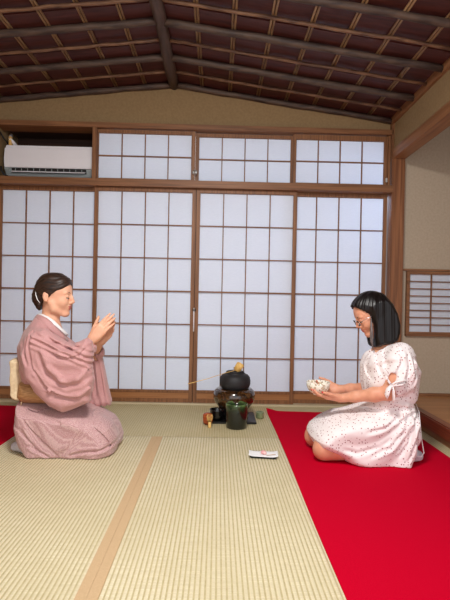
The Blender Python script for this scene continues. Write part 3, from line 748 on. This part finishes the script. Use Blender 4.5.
def nails(tips, root, mat, s=1.0):
    for p, up, dd in tips:
        b = bmesh.new(); bmesh.ops.create_uvsphere(b, u_segments=12, v_segments=8, radius=1)
        sd = np.cross(up, dd); c = p+up*.0045*s+dd*.001
        for v in b.verts:
            q = v.co; v.co = Vector(c+dd*q.x*.0062*s+sd*q.y*.0048*s+up*q.z*.0022*s)
        obj('fingernail', b, M[mat], root, True)

# ------------------------------------------------------------------ woman in the kimono, facing right
YL = 2.55
wl = empty('person', (-.98, YL, 0.0005), 'woman in a pink kimono kneeling on the tatami, hands raised before her face', 'person')
pit = math.radians(5)
HL = Frame((math.cos(pit), 0, -math.sin(pit)), (math.sin(pit), 0, math.cos(pit)), sc=1.0)
nose = np.array(px(75.0, 302.3, YL)); HL.t = nose-HL.R@(np.array([.110, 0, -.026])*HL.sc)
fd = Field((-1.25, 2.18, -.012), (-.48, 2.88, 1.02), .0036)
head_prims(fd, HL, -.024)
neck = HL(-.016, 0, -.07)
base = np.array(px(48, 329, YL))
fd.chain([HL(-.012, 0, -.05), neck, lerp(neck, base, .6), base], [.048, .043, .045, .055], .025)
fd.chain([base+np.array([0, 0, -.03]), px(48, 350, YL), px(44, 380, YL), px(40, 405, YL), px(40, 425, YL)], [.075, .095, .085, .10, .11], .05, ysq=.68)
shR = px(40, 341, 2.405); elR = px(73, 374, 2.40); wrR = px(91.5, 340, 2.49)
shL = px(46, 341, 2.69); elL = px(86, 378, 2.70); wrL = px(99.5, 342, 2.60)
for sh, el, wr in ((shR, elR, wrR), (shL, elL, wrL)):
    fd.chain([lerp(base, sh, .3)-np.array([0, 0, .02]), sh], [.05, .048], .03)
    fd.chain([sh, lerp(sh, el, .5), el], [.047, .042, .036], .03)
    fd.chain([el, lerp(el, wr, .35), wr], [.036, .036, .0225], .02)
dR = np.array([.66, .0, .75]); dL = np.array([.64, -.10, .76])
tipsR = hand(fd, wrR, dR, (.10, 1, .05), -1, 1.02, (8, 12, 10), 1.5, (26, 8, 4), (0, 0, 2, 4))
tipsL = hand(fd, wrL, dL, (-.25, -1, .10), 1, 1.0, (12, 14, 12), 1.5, (26, 10, 12), (0, 2, 4, 8))
for q, yy_ in ((-1, 2.44), (1, 2.66)):
    hip = px(38, 428, yy_); knee = px(112, 441, yy_+q*.02); ank = (-.99, yy_, .050); toe = (-1.06, yy_, .03)
    hip = (hip[0], yy_, .175); knee = (knee[0], knee[1], .085)
    fd.chain([hip, knee], [.085, .058], .03); fd.chain([(knee[0], knee[1], .060), (-.80, yy_, .062), ank], [.055, .050, .032], .02)
    fd.chain([ank, toe], [.032, .022], .02)
hm = head_mat(HL); fdb = fd
face_parts(HL, wl)
nails(tipsR+tipsL, wl, 'skin')
# hair, swept back into a low knot
fd = Field(tuple(HL.t-np.array([.16, .12, .16])), tuple(HL.t+np.array([.13, .12, .16])), .0024)
s = HL.sc
fd.ell(HL(-.018, 0, .041), np.array([.100, .081, .0895])*s, HL.R, .01)
fd.ell(HL(.022, 0, .050), np.array([.064, .070, .066])*s, HL.R, .02)
fd.ell(HL(-.060, 0, .005), np.array([.056, .066, .060])*s, HL.R, .02)
fd.ell(HL(-.092, 0, -.014), np.array([.038, .056, .052])*s, HL.R, .006)
fd.ell(HL(-.080, 0, -.052), np.array([.030, .042, .040])*s, HL.R, .012)
def facecut(x, y, z, H=HL):
    X = ((x-H.t[0])*H.R[0, 0]+(y-H.t[1])*H.R[1, 0]+(z-H.t[2])*H.R[2, 0])/H.sc
    Y = ((x-H.t[0])*H.R[0, 1]+(y-H.t[1])*H.R[1, 1]+(z-H.t[2])*H.R[2, 1])/H.sc
    Z = ((x-H.t[0])*H.R[0, 2]+(y-H.t[1])*H.R[1, 2]+(z-H.t[2])*H.R[2, 2])/H.sc
    hl = Z-(-.012+(X+.02)*.78+.004*np.sin(X*90)+.006*np.exp(-(Y/.03)**2))       # below the hairline
    bk = -(X+.042-(Z+.02)*.55)                                                     # in front of the ear line
    return np.maximum(hl, bk)*H.sc*.7
fd.add(facecut, HL.t-.2, HL.t+.2, .006, True)
fd.disp(lambda x, y, z: .0008*np.sin(300*(z-HL.t[2])-110*(x-HL.t[0])+2.5*np.sin(40*(x-HL.t[0])))+.0012*np.sin(90*(z-HL.t[2])-60*(x-HL.t[0])+1), HL.t-.2, HL.t+.2)
hair = field_obj('hair', fd, M['hair_brown'], wl)
pts = [px(u, v, YL-.052) for u, v in ((35.5, 291), (36.3, 295), (38.2, 299.5), (41.2, 303))]
pts = [(p[0], YL-.052-.006*i, p[2]) for i, p in enumerate(pts)]
o = obj('hair_comb', tube(bmesh.new(), pts, [.002, .0042, .0042, .002], 8, .5), M['white_cloth'], wl, True); o['label'] = 'white curved hair comb'

# kimono
fd = Field((-1.25, 2.18, -.012), (-.48, 2.88, 1.02), .0036)
fd.blob(poly(YL, [(39, 319), (48, 321), (57, 329), (63, 337), (70, 340), (78, 350), (80, 370), (78, 388), (70, 390), (40, 390), (28, 388), (25, 380), (21, 368), (21, 345), (28, 329)]), YL, .165, .11, .03)
fd.chain([px(43, 327, YL-.03), px(37, 341, 2.42)], [.052, .060], .05); fd.chain([px(46, 328, YL+.03), px(44, 341, 2.69)], [.050, .058], .05)
# skirt part, wide over the thighs and flat on the mat
SK = poly(YL, [(25, 396), (50, 400), (84, 405), (100, 411), (111, 419), (117, 429), (119.5, 439), (117, 452), (108, 462), (75, 468), (50, 465), (36, 453), (28, 440), (23, 420)])
fds = Field((-1.25, 2.18, -.012), (-.48, 2.88, 1.02), .0036)
fds.blob(SK, YL, .215, .065, .03)
fds.blob(poly(YL-.09, [(80, 420), (100, 416), (113, 424), (117, 436), (115, 450), (100, 458), (80, 455)]), YL-.09, .10, .06, .03)
fds.blob(poly(YL+.09, [(80, 412), (100, 410), (114, 420), (121, 434), (117, 450), (100, 452), (80, 450)]), YL+.09, .10, .06, .03)
def skirt_fold(x, y, z):
    x0, z0 = -1.09, .30
    a = np.arctan2(z0-z, x-x0); r = np.sqrt((x-x0)**2+(z-z0)**2)
    f = .0036*np.sin(a*16+1.5*np.sin(r*14)+y*6)*np.clip((r-.05)/.2, 0, 1)
    f = f+.0065*np.exp(-((z-(.205-.30*(x+.88)))/.008)**2)*(x > -1.0)*(x < -.80)      # crease of the overlap
    f = f+.005*np.exp(-((z-(.165-.95*(x+1.04)))/.007)**2)*(x > -1.12)*(x < -.93)
    f = f-.004*np.exp(-(z/.03)**2)*np.sin(x*60+y*20)
    return f
fds.disp(skirt_fold, fds.lo, fds.lo+fds.h*fds.n)
for pts, dp, wd, sd in (([(52, 402), (66, 405), (84, 413), (92, 419)], .010, .008, 1), ([(24, 408), (38, 411), (54, 408)], .007, .007, 1), ([(27, 414), (38, 428), (52, 441), (64, 453)], .007, .007, 1),
        ([(94, 424), (104, 432), (110, 440), (112, 450)], .008, .008, 1), ([(70, 452), (88, 448), (104, 447), (116, 443)], .008, .007, 0), ([(60, 452), (72, 446), (84, 432), (90, 420)], .004, .012, 0),
        ([(30, 440), (44, 448), (56, 455)], .007, .007, 0), ([(24, 424), (34, 438), (46, 450)], .006, .008, 0), ([(98, 414), (108, 424), (116, 438)], .005, .009, 0)):
    crease(fds, pts, YL-.15, dp, wd, sd, yhi=YL+.02)
fds.half((0, 0, -1), -.0008, k=.010)
sk = field_obj('kimono_skirt', fds, M['kimono_skirt'], wl, None, 1)
# near sleeve
YS = 2.37
fd.chain([px(37, 342, 2.42), px(56, 360, 2.38), px(74, 366, 2.385), px(89, 348, 2.47)], [.060, .058, .052, .040], .03)
fd.blob(poly(YS, [(30, 332), (45, 328), (60, 338), (72, 345), (88, 336.5), (92.5, 342), (93, 362), (93.5, 388), (90, 401), (77, 407), (64, 411.5), (50, 405), (35, 392), (26, 378), (22, 355)]), YS+.0, .060, .05, .03)
fd.blob(poly(YS+.02, [(20, 345), (30, 338), (36, 352), (38, 368), (31, 377), (24, 376), (19, 362)]), YS+.045, .05, .04, .02)
fd.chain([px(u, v, y) for u, v, y in ((31, 352, 2.33), (36, 374, 2.318), (49, 391, 2.31), (64, 398, 2.31), (78, 396, 2.312), (90, 388, 2.32))], [.008, .012, .013, .013, .012, .008], .016)
fd.chain([px(u, v, y) for u, v, y in ((42, 350, 2.315), (49, 368, 2.305), (62, 380, 2.302), (77, 378, 2.305), (91, 366, 2.325))], [.006, .010, .012, .010, .006], .018)
fd.chain([px(u, v, y) for u, v, y in ((44, 340, 2.33), (60, 352, 2.31), (74, 357, 2.32), (88, 350, 2.39))], [.006, .010, .010, .006], .016)
fd.chain([px(u, v, y) for u, v, y in ((40, 360, 2.30), (50, 380, 2.29), (64, 389, 2.288), (78, 387, 2.29), (90, 377, 2.30))], [.003, .006, .007, .006, .003], .014, cut=True)
fd.chain([px(u, v, y) for u, v, y in ((46, 348, 2.30), (60, 359, 2.29), (74, 363, 2.29), (86, 358, 2.32))], [.003, .006, .006, .003], .014, cut=True)
# far sleeve, its long corner hanging to the right
fd.chain([px(46, 341, 2.69), px(70, 358, 2.70), px(86, 368, 2.70), px(98, 352, 2.63)], [.058, .054, .048, .038], .03)
fd.blob(poly(2.66, [(80, 350), (97, 346), (101, 352), (104, 366), (107, 384), (112, 401), (110, 405), (98, 407), (84, 405), (78, 385)]), 2.665, .045, .035, .02)
# openings the forearms come out of
for wr, el in ((wrR, elR), (wrL, elL)):
    wr = np.array(wr); el = np.array(el); d_ = (wr-el)/np.linalg.norm(wr-el)
    fd.chain([el+d_*.09, wr+d_*.05], [.030, .036], .006, cut=True)
def fold(x, y, z):
    c = at(70, 318, YS); r = np.sqrt((x-c[0])**2+(1.0*(z-c[2]))**2); a = np.arctan2(c[2]-z, x-c[0])
    near = np.clip((2.50-y)/.08, 0, 1)
    f = near*np.clip((r-.10)/.06, 0, 1)*(.0035*np.sin(r*2*PI/.125+.7*np.sin(a*2+1)+.5)+.0012*np.sin(r*2*PI/.05+a*4))
    # gathers running from the shoulder to the wrist
    t = (z-at(75, 352, YS)[2])+.35*(x-at(75, 352, YS)[0])
    g = np.exp(-(t/.045)**2)*near*.0060*np.sin(t*2*PI/.030+x*18)
    f = f+g*(x > at(40, 0, YS)[0])
    far = np.clip((y-2.58)/.05, 0, 1)
    return f+far*.004*np.sin((x+.25*z)*2*PI/.035)
fd.disp(fold, fd.lo, fd.lo+fd.h*fd.n)
for pts, dp, wd, sd in (([(31, 350), (34, 366), (42, 382), (54, 393), (70, 398), (90, 394)], .010, .008, 1), ([(38, 346), (44, 366), (54, 380), (68, 386), (82, 383), (92, 374)], .008, .010, 0),
        ([(48, 350), (58, 355), (70, 357), (80, 354), (87, 346)], .009, .007, 1), ([(52, 341), (62, 348), (74, 350), (84, 344)], .007, .007, 0), ([(44, 334), (54, 342), (62, 344)], .006, .007, 0),
        ([(62, 333), (69, 343), (76, 348)], .006, .006, 0), ([(26, 336), (24, 352), (29, 368)], .007, .007, 0), ([(32, 330), (29, 346), (32, 362)], .006, .007, 0), ([(56, 330), (62, 338), (66, 346)], .006, .006, 1)):
    crease(fd, pts, 2.33, dp, wd, sd, yhi=2.46)
for pts in ([(98, 356), (101, 375), (104, 398)], [(94, 360), (96, 380), (96, 402)]): crease(fd, pts, 2.64, .008, .008, 0, ylo=2.52, yhi=2.8)
# deep crease between the outer lap of the sleeve and its lower lobe
for pts in ([(34, 372), (45, 388), (58, 397), (75, 400), (89, 397)],):
    fd.chain([px(u, v, 2.305) for u, v in pts], [.006, .008, .009, .008, .005], .012, cut=True)
# neck opening
fd.chain([px(46, 306, YL), px(54, 318, YL), px(60, 328, YL)], [.056, .046, .012], .006, cut=True)
kim = field_obj('kimono', fd, M['kimono'], wl, None, 1)
kim['label'] = 'pink silk kimono upper body with long sleeves'
# collars
def band(name, pts, rad, mat, flat=.45):
    ob = obj(name, tube(bmesh.new(), pts, rad, 10, flat), M[mat], wl, True); return ob
def ribbon(name, line, w, th, mat, out=.0):
    """flat strip lying against the neck: line of (u, v, Y) for its upper edge, w wide downwards and outwards"""
    b = bmesh.new(); prev = None
    P = [np.array(px(u, v, YL+y)) for u, v, y in line]; c0 = np.array(px(52, 330, YL))
    for i, p_ in enumerate(P):
        t = P[min(i+1, len(P)-1)]-P[max(i-1, 0)]; t /= np.linalg.norm(t)
        o_ = p_-c0; o_[2] = 0; o_ -= t*(o_@t); o_ /= max(np.linalg.norm(o_), 1e-6)
        dn = np.cross(t, o_); dn = dn if dn[2] < 0 else -dn; dn = dn+o_*out; dn /= np.linalg.norm(dn)
        n_ = np.cross(t, dn); n_ = n_ if n_@o_ > 0 else -n_
        row = [b.verts.new(p_+dn*w*q+n_*(th*(1 if s_ else 0)+.004*math.sin(q*PI))) for s_, q in ((1, 0), (1, .33), (1, .66), (1, 1), (0, 1), (0, .5), (0, 0))]
        if prev:
            for j in range(7): b.faces.new((prev[j], prev[(j+1) % 7], row[(j+1) % 7], row[j]))
        else: b.faces.new(row)
        prev = row
    b.faces.new(prev[::-1])
    return obj(name, b, M[mat], wl, True)
def both(pts): return pts+[(u, v, -y) for u, v, y in pts[:-1]][::-1]
ribbon('inner_collar', both([(66.0, 334, -.004), (63.5, 330.5, -.026), (59.5, 326, -.044), (54.5, 321, -.056), (49, 317, -.060), (43.5, 314.5, -.050), (40.2, 313.6, -.025), (39.5, 313.5, 0)]), .022, .003, 'white_cloth', .5)
ribbon('outer_collar', both([(66.0, 338, -.006), (62, 333.5, -.032), (57.5, 328.5, -.052), (52.5, 323, -.066), (47, 318.3, -.071), (42, 315.8, -.059), (38.8, 315, -.028), (38, 315, 0)]), .044, .006, 'kimono', .55)
# sash with its drum knot
fo = Field((-1.25, 2.18, -.012), (-.48, 2.88, 1.02), .0036)
fo.blob(poly(YL, [(25, 374), (60, 374), (80, 374), (82, 398), (60, 402), (30, 401), (22, 394)]), YL, .178, .075, .01)
field_obj('sash', fo, M['obi'], wl)
def under(body, cloth, test, gap=.006):
    x, y, z = [a[s_] for a, s_ in zip(body.ax, ((slice(None), None, None), (None, slice(None), None), (None, None, slice(None))))]
    C_ = cloth[0].F
    for c in cloth[1:]: C_ = np.minimum(C_, c.F)
    m_ = np.broadcast_to(test(x, y, z), C_.shape)
    body.F = np.where(m_, np.maximum(body.F, C_+gap), body.F).astype(np.float32)
under(fdb, [fd, fds, fo], lambda x, y, z: (z < .56) & ((x > -1.02) | (z > .13)) & ~((z > .44) & (x > -.80)))
body = field_obj('body', fdb, [M['skin'], M['lip']], wl, lambda c: hm(c).astype(int), 1)
o = band('sash_cord', [(px(24, 384, YL)[0], YL, px(24, 384, YL)[2])]+[(px(u, v, y)[0], y, px(u, v, y)[2]) for u, v, y in ((27, 381, 2.42), (34, 379, 2.375), (45, 381, 2.355), (60, 384, 2.355))], .006, 'obiage', 1)
fk = Field((-1.30, 2.36, .18), (-1.02, 2.76, .50), .004)
fk.blob([(a_, b_) for a_, b_ in poly(YL-.05, [(15.5, 358), (20, 355.5), (26, 359), (28, 380), (27, 399), (19, 396.5), (16, 392)])], YL-.01, .145, .018, .01)
fk.disp(lambda x, y, z: .002*np.sin(z*60), fk.lo, fk.lo+fk.h*fk.n)
o = field_obj('sash_knot', fk, M['taiko'], wl); o['label'] = 'pale square drum knot of the sash'
band('sash_end', [px(24, 392, 2.42), px(21.5, 402, 2.42), px(20.5, 412, 2.42), px(20, 421, 2.425)], [.006, .007, .006, .004], 'taiko', .5)
# white split-toe socks
for yy_ in (2.43, 2.63):
    fk = Field((-1.20, yy_-.07, -.005), (-.95, yy_+.07, .12), .003)
    fk.chain([(-.95, yy_, .052), (-1.02, yy_-.0, .040), (-1.075, yy_+.01, .028)], [.043, .036, .024], .02)
    fk.half((0, 0, -1), -.0008, k=.008); field_obj('sock', fk, M['sock'], wl)

# ------------------------------------------------------------------ woman in the dotted dress, facing left
YR = 2.47
wr_ = empty('person', (.93, YR, .0045), 'woman with black bob and glasses kneeling on the red carpet in a white dotted dress', 'person')
pit = math.radians(30)
HR = Frame((-math.cos(pit), 0, -math.sin(pit)), (-math.sin(pit), 0, math.cos(pit)), sc=.95)
nose = np.array(px(356.2, 327.5, YR)); HR.t = nose-HR.R@(np.array([.110, 0, -.026])*HR.sc)
G = .0042
fd = Field((.38, 2.10, 0), (1.22, 2.82, .93), .0036)
head_prims(fd, HR, -.010)
base = np.array(px(385, 351, YR))
neck = HR(-.028, 0, -.070)
fd.chain([HR(-.018, 0, -.05), neck, lerp(neck, base, .6), base], [.048, .046, .048, .056], .03)
hipc = px(394, 432, YR)
fd.chain([base+np.array([0, 0, -.04]), px(385, 375, YR), px(386, 400, YR), px(390, 420, YR), hipc], [.075, .092, .080, .10, .11], .05, ysq=.66)
shN = px(402, 356, 2.33); elN = px(389, 393, 2.30); wrN = px(341, 398, 2.41)
shF = px(392, 356, 2.61); elF = px(378, 388, 2.63); wrF = px(338, 389, 2.545)
for sh, el, wr in ((shN, elN, wrN), (shF, elF, wrF)):
    fd.chain([lerp(base, sh, .3)-np.array([0, 0, .02]), sh], [.05, .046], .03)
    fd.chain([sh, lerp(sh, el, .5), el], [.046, .041, .035], .03)
    fd.chain([el, lerp(el, wr, .3), lerp(el, wr, .7), wr], [.035, .036, .027, .0215], .02)
tipsN = hand(fd, wrN, (-1, .10, .02), (0, .28, .96), 1, .93, (12, 22, 16), 4, (30, 10, 14), (0, 0, 2, 4))
tipsF = hand(fd, wrF, (-1, -.05, .02), (0, -.86, .5), -1, .93, (16, 26, 20), 4, (34, 6, 14), (6, 2, 0, 0))
for q, yy_ in ((-1, 2.37), (1, 2.57)):
    hip = (1.04, yy_, .19); kneeu = (.585, yy_+q*.01, .082); knee = (.570, yy_+q*.01, .062); ank = (.97, yy_, .050); toe = (1.04, yy_, .034)
    fd.chain([hip, kneeu], [.085, .060], .03); fd.chain([knee, (.72, yy_, .062), (.86, yy_, .056), ank], [.054, .054, .048, .032], .02)
    fd.chain([ank, toe], [.034, .024], .02)
fd.half((0, 0, -1), -.0045, k=.012)
hm2 = head_mat(HR); fdb = fd
face_parts(HR, wr_)
nails(tipsN, wr_, 'nail'); nails(tipsF, wr_, 'nail')
# black bob
fd = Field((.70, YR-.12, .56), (1.06, YR+.12, .94), .0026)
s = HR.sc
fd.ell(HR(-.016, 0, .042), np.array([.102, .084, .090])*s, HR.R, .01)
fd.ell(HR(.030, 0, .052), np.array([.062, .068, .060])*s, HR.R, .02)
def facecut2(x, y, z, H=HR):
    X = ((x-H.t[0])*H.R[0, 0]+(y-H.t[1])*H.R[1, 0]+(z-H.t[2])*H.R[2, 0])/H.sc
    Y = ((x-H.t[0])*H.R[0, 1]+(y-H.t[1])*H.R[1, 1]+(z-H.t[2])*H.R[2, 1])/H.sc
    Z = ((x-H.t[0])*H.R[0, 2]+(y-H.t[1])*H.R[1, 2]+(z-H.t[2])*H.R[2, 2])/H.sc
    hl = Z-(.064+.022*np.exp(-((Y-.012)/.04)**2)+(X-.06)*1.05+.003*np.sin(Y*160)); bk = -(X-.012)
    return np.maximum(hl, bk)*H.sc*.7
fd.add(facecut2, HR.t-.2, HR.t+.2, .006, True)
bob = [(372, 300), (384, 296), (392, 303), (397, 313), (400, 325), (399.5, 333), (397, 341), (391, 344.5), (383, 346), (377, 348), (373.5, 347), (371.5, 338), (371, 325), (369, 314), (366, 306)]
fd.blob(poly(YR-.04, bob), YR, .091, .026, .035)
# hollow for the neck and chin
fd.chain([HR(.05, 0, -.09), HR(-.02, 0, -.07), base], [.052, .050, .052], .01, cut=True)
fd.disp(lambda x, y, z: .0006*np.sin(np.arctan2(y-YR, x-HR.t[0]-.03)*52+z*14)+.0013*np.sin(np.arctan2(y-YR, x-HR.t[0]-.03)*15+2+9*z), (.70, YR-.12, .56), (1.06, YR+.12, .94))
field_obj('hair', fd, M['hair_black'], wr_)
for q, u0 in ((-1, 0), (1, 0)):
    yq = YR+q*.070
    o = obj('hair_lock', tube(bmesh.new(), [px(371, 318, yq), px(371.5, 330, yq), px(371.5, 340, yq+.006), px(373, 349, yq+.012)], [.004, .011, .013, .003], 8, .7), M['hair_grey'], wr_, True); o['label'] = 'greying front lock of hair'
# glasses
gl = empty('glasses', (0, 0, 0)); gl.parent = wr_; gl.location = Vector(HR(.1, 0, 0))-wr_.location
for q in (-1, 1):
    P = [HR(.0985-.0035*abs(math.cos(a)*q+.0)-.004*(math.cos(a)*1 > 0)*math.cos(a), q*(.0315+.024*math.cos(a)), -.004+.0175*math.sin(a)*(1 if math.sin(a) > 0 else 1.0)) for a in [i*2*PI/22 for i in range(23)]]
    obj('rim', tube(bmesh.new(), P, .0010, 6), M['frame_metal'], gl, True)
    b = bmesh.new(); c = b.verts.new(HR(.0965, q*.0315, -.004)); vs = [b.verts.new(p) for p in P[:-1]]
    for i in range(len(vs)): b.faces.new((c, vs[i], vs[(i+1) % len(vs)]))
    o = obj('lens', b, M['lens'], gl, True); sm = o.modifiers.new('t', 'SOLIDIFY'); sm.thickness = .0012
    obj('temple', tube(bmesh.new(), [HR(.092, q*.0560, .001), HR(.05, q*.0715, .003), (HR(.0, q*.078, .004))], .0015, 6), M['frame_metal'], gl, True)
obj('bridge', tube(bmesh.new(), [HR(.0975, -.0085, .001), HR(.1005, 0, .004), HR(.0975, .0085, .001)], .0014, 6), M['frame_metal'], gl, True)

# dress
fd = Field((.38, 2.10, 0), (1.22, 2.82, .93), .0036)
fd.blob(poly(YR, [(370, 351), (376, 349), (384, 345), (394, 342), (404, 345), (411, 353), (416, 368), (416, 384), (411, 400), (413, 424), (400, 440), (370, 430), (361.5, 412), (365, 394), (362, 380), (362.5, 364), (366, 355)]), YR, .165, .10, .03)
fd.chain([base+np.array([-.0, -.03, -.02]), px(402, 356, 2.345)], [.052, .056], .04); fd.chain([base+np.array([0, .03, -.02]), px(394, 356, 2.60)], [.05, .054], .04)
fd.blob(poly(YR, [(309, 433), (312, 427), (322, 419), (340, 411), (360, 405), (400, 405), (411, 412), (411.5, 430), (408, 447), (403, 458), (396, 467), (372, 467), (352, 462), (336, 452), (322, 447), (312, 441)]), YR, .200, .060, .03)
# near puffed sleeve
fd.chain([px(401, 354, 2.34), px(402, 372, 2.315), px(396, 386, 2.31)], [.058, .062, .050], .03)
fd.blob(poly(2.31, [(388, 356), (398, 345), (407, 349), (414, 362), (416, 378), (412, 391), (404, 396), (396, 391), (390, 388), (387, 374)]), 2.315, .062, .045, .02)
fd.chain([px(392, 356, 2.60), px(388, 372, 2.63), px(382, 382, 2.64)], [.054, .056, .046], .03)
# keyhole in the sleeve and its lower opening
fd.ell(px(393.5, 377.5, 2.25), (.017, .065, .027), k=.005, cut=True)
fd.chain([px(389, 396, 2.30), px(380, 397, 2.31)], [.030, .036], .006, cut=True)
fd.chain([px(376, 391, 2.63), px(368, 390, 2.62)], [.036, .040], .006, cut=True)
# neckline
fd.chain([HR(-.02, 0, -.06), lerp(neck, base, .6)], [.050, .050], .006, cut=True)
fd.chain([lerp(neck, base, .4), px(368, 347, YR)], [.044, .030], .008, cut=True)
def dfold(x, y, z):
    c = at(402, 352, 2.31); a = np.arctan2(x-c[0], c[2]-z); r = np.sqrt((x-c[0])**2+(z-c[2])**2)
    near = np.clip((2.42-y)/.06, 0, 1)
    w_ = at(390, 400, YR); up = np.clip((z-w_[2])/.03, 0, 1)
    f = up*near*.0060*np.sin(a*13)*np.clip((r-.05)/.06, 0, 1)*(z < c[2])
    # skirt: folds fanning from the waist at the back towards the knees
    s0 = at(412, 402, YR); a2 = np.arctan2(s0[2]-z, s0[0]-x); r2 = np.sqrt((x-s0[0])**2+(z-s0[2])**2)
    g = (1-up)*np.clip(r2/.12, 0, 1)*.0085*np.sin(a2*15+1.2*np.sin(r2*16))*np.clip((x-.55)/.15, .25, 1)
    back = (x > s0[0]-.12)*.003*np.sin(x*150+z*20)*(1-up)
    chest = up*(1-near)*.002*np.sin(y*120)
    waist = .012*np.exp(-((z-w_[2])/.012)**2)
    return f+g+back+chest+waist*.6
fd.disp(dfold, fd.lo, fd.lo+fd.h*fd.n)
for pts, dp, wd, sd in (([(408, 406), (396, 418), (382, 427), (362, 432)], .008, .009, 0), ([(411, 412), (402, 430), (388, 446), (366, 456)], .010, .009, 0), ([(413, 424), (407, 442), (396, 458)], .009, .008, 0),
        ([(400, 406), (384, 412), (364, 416), (346, 420)], .007, .009, 0), ([(398, 432), (380, 446), (356, 452), (340, 448)], .006, .010, 0), ([(414, 436), (410, 450), (404, 462)], .007, .007, 0),
        ([(362, 400), (376, 403), (394, 401), (412, 396)], .008, .007, 1), ([(386, 350), (381, 364), (384, 378)], .007, .007, 0), ([(404, 350), (406, 366), (401, 380)], .007, .008, 0), ([(411, 356), (413, 372), (409, 386)], .006, .007, 0),
        ([(398, 352), (398, 362), (394, 370)], .006, .006, 0), ([(376, 352), (374, 368), (377, 384)], .006, .007, 0), ([(368, 356), (367, 372), (370, 388)], .005, .007, 0), ([(374, 392), (388, 398), (404, 396)], .006, .008, 0)):
    crease(fd, pts, 2.30, dp, wd, sd, yhi=2.46)
# the space under the hem where the shins lie
hem = poly(2.33, [(285, 445), (303, 436), (316, 447), (334, 459), (350, 468), (350, 500), (285, 500)])
fd.blob(hem, YR, .40, .004, .004, cut=True)
fd.half((0, 0, -1), -.0045, k=.008)
under(fdb, [fd], lambda x, y, z: ((x > .70) & (z < .275) & ((x < 1.0) | (z > .10)) & (z > .13)) | ((x > .94) & (z < .36)) & ((x < .98) | (z > .1)) | ((x > .86) & (z > .35) & (z < .54) & (y > 2.38)))
body = field_obj('body', fdb, [M['skin2'], M['lip']], wr_, lambda c: hm2(c).astype(int), 1)
dr = field_obj('dress', fd, M['dress'], wr_, None, 1); dr['label'] = 'white short-sleeved dress with small dark dots'
# bow of the sleeve tie
yb_ = 2.245
def bow(name, pts, rr): obj(name, tube(bmesh.new(), [px(u, v, y) for u, v, y in pts], rr, 10, .45), M['dress'], wr_, True)
bow('sleeve_tie', [(391.5, 385, yb_), (395, 382.5, yb_-.006), (400, 381.5, yb_-.008), (405, 380.5, yb_), (406, 383, yb_+.002), (401, 385.5, yb_-.006), (395, 386, yb_-.004), (391.5, 385.5, yb_)], [.009, .011, .013, .011, .009, .012, .011, .008])
bow('sleeve_tie', [(391.5, 385, yb_), (388.5, 389, yb_-.008), (386.8, 395, yb_-.008), (387, 399, yb_-.004)], [.009, .015, .016, .004])
bow('sleeve_tie', [(391.8, 385, yb_), (393.5, 391, yb_-.008), (394, 398, yb_-.008), (393, 403, yb_-.004)], [.009, .012, .014, .004])
bow('sleeve_tie', [(386, 376, 2.262), (388.5, 381, yb_+.004), (391.5, 385, yb_)], [.007, .008, .007])
# waist tie hanging at the back
o = obj('waist_tie', tube(bmesh.new(), [px(416, 404, 2.42), px(419, 412, 2.36), px(420.5, 428, 2.34), px(422, 442, 2.33), px(424, 453, 2.33), px(421, 457, 2.33), px(416.5, 456, 2.33), px(417.5, 442, 2.33), px(418.5, 424, 2.34), px(416.5, 410, 2.38)], .0026, 6), M['white_cloth'], wr_, True)
for yy_ in (2.37, 2.57):
    fk = Field((.90, yy_-.07, 0), (1.20, yy_+.07, .12), .003)
    fk.chain([(.98, yy_, .050), (1.04, yy_, .042), (1.075, yy_-.005, .036)], [.042, .036, .028], .02)
    fk.half((0, 0, -1), -.0045, k=.008); field_obj('sock', fk, M['sock'], wr_)

# tea bowl in her hands
bc = px(318, 394.5, 2.475); bc = (bc[0], 2.475, bc[2])
b = bmesh.new(); lathe(b, [(.010, .004), (.024, .0), (.028, .001), (.029, .007), (.040, .012), (.054, .026), (.0625, .046), (.065, .068), (.0635, .071), (.061, .068), (.058, .046), (.048, .026), (.03, .016), (.01, .013)], bc, 56)
o = obj('tea_bowl', b, M['bowl'], None, True, bc); tag(o, 'cream tea bowl with a crackled brown pattern held by the woman in the white dress', 'bowl')
# ================================================================== light and camera
def area(name, loc, target, size, power, color, shape='DISK', size_y=None):
    l = bpy.data.lights.new(name, 'AREA'); l.shape = shape; l.size = size; l.energy = power; l.color = color
    if size_y: l.size_y = size_y
    o = bpy.data.objects.new(name, l); COL.objects.link(o); o.location = loc
    o.rotation_euler = (Vector(target)-Vector(loc)).to_track_quat('-Z', 'Y').to_euler(); return o
area('room_lamp', (-.05, 1.05, 2.30), (-.05, 1.55, .4), .45, 58, (1.0, .97, .93))
area('daylight_outside', (1.5, 4.25, 1.75), (1.15, 3.6, 1.3), .5, 14, (.55, .72, 1.0))
w = bpy.data.worlds.new('room_ambient'); bpy.context.scene.world = w; w.use_nodes = True
w.node_tree.nodes['Background'].inputs[0].default_value = (.93, .96, 1.0, 1); w.node_tree.nodes['Background'].inputs[1].default_value = 1.75
cam = bpy.data.cameras.new('camera'); co = bpy.data.objects.new('camera', cam); COL.objects.link(co)
cam.sensor_fit = 'VERTICAL'; cam.sensor_height = 24; cam.lens = 24*F_PX/600; cam.clip_start = .05
mt = Matrix.Identity(4)
for i in range(3): mt[i][0] = Rv[i]; mt[i][1] = Uv[i]; mt[i][2] = -Fv[i]; mt[i][3] = CAM[i]
co.matrix_world = mt
sc = bpy.context.scene; sc.camera = co
sc.view_settings.view_transform = 'Standard'; sc.view_settings.look = 'None'; sc.view_settings.gamma = 1; sc.view_settings.exposure = 0
sc.view_settings.use_curve_mapping = False
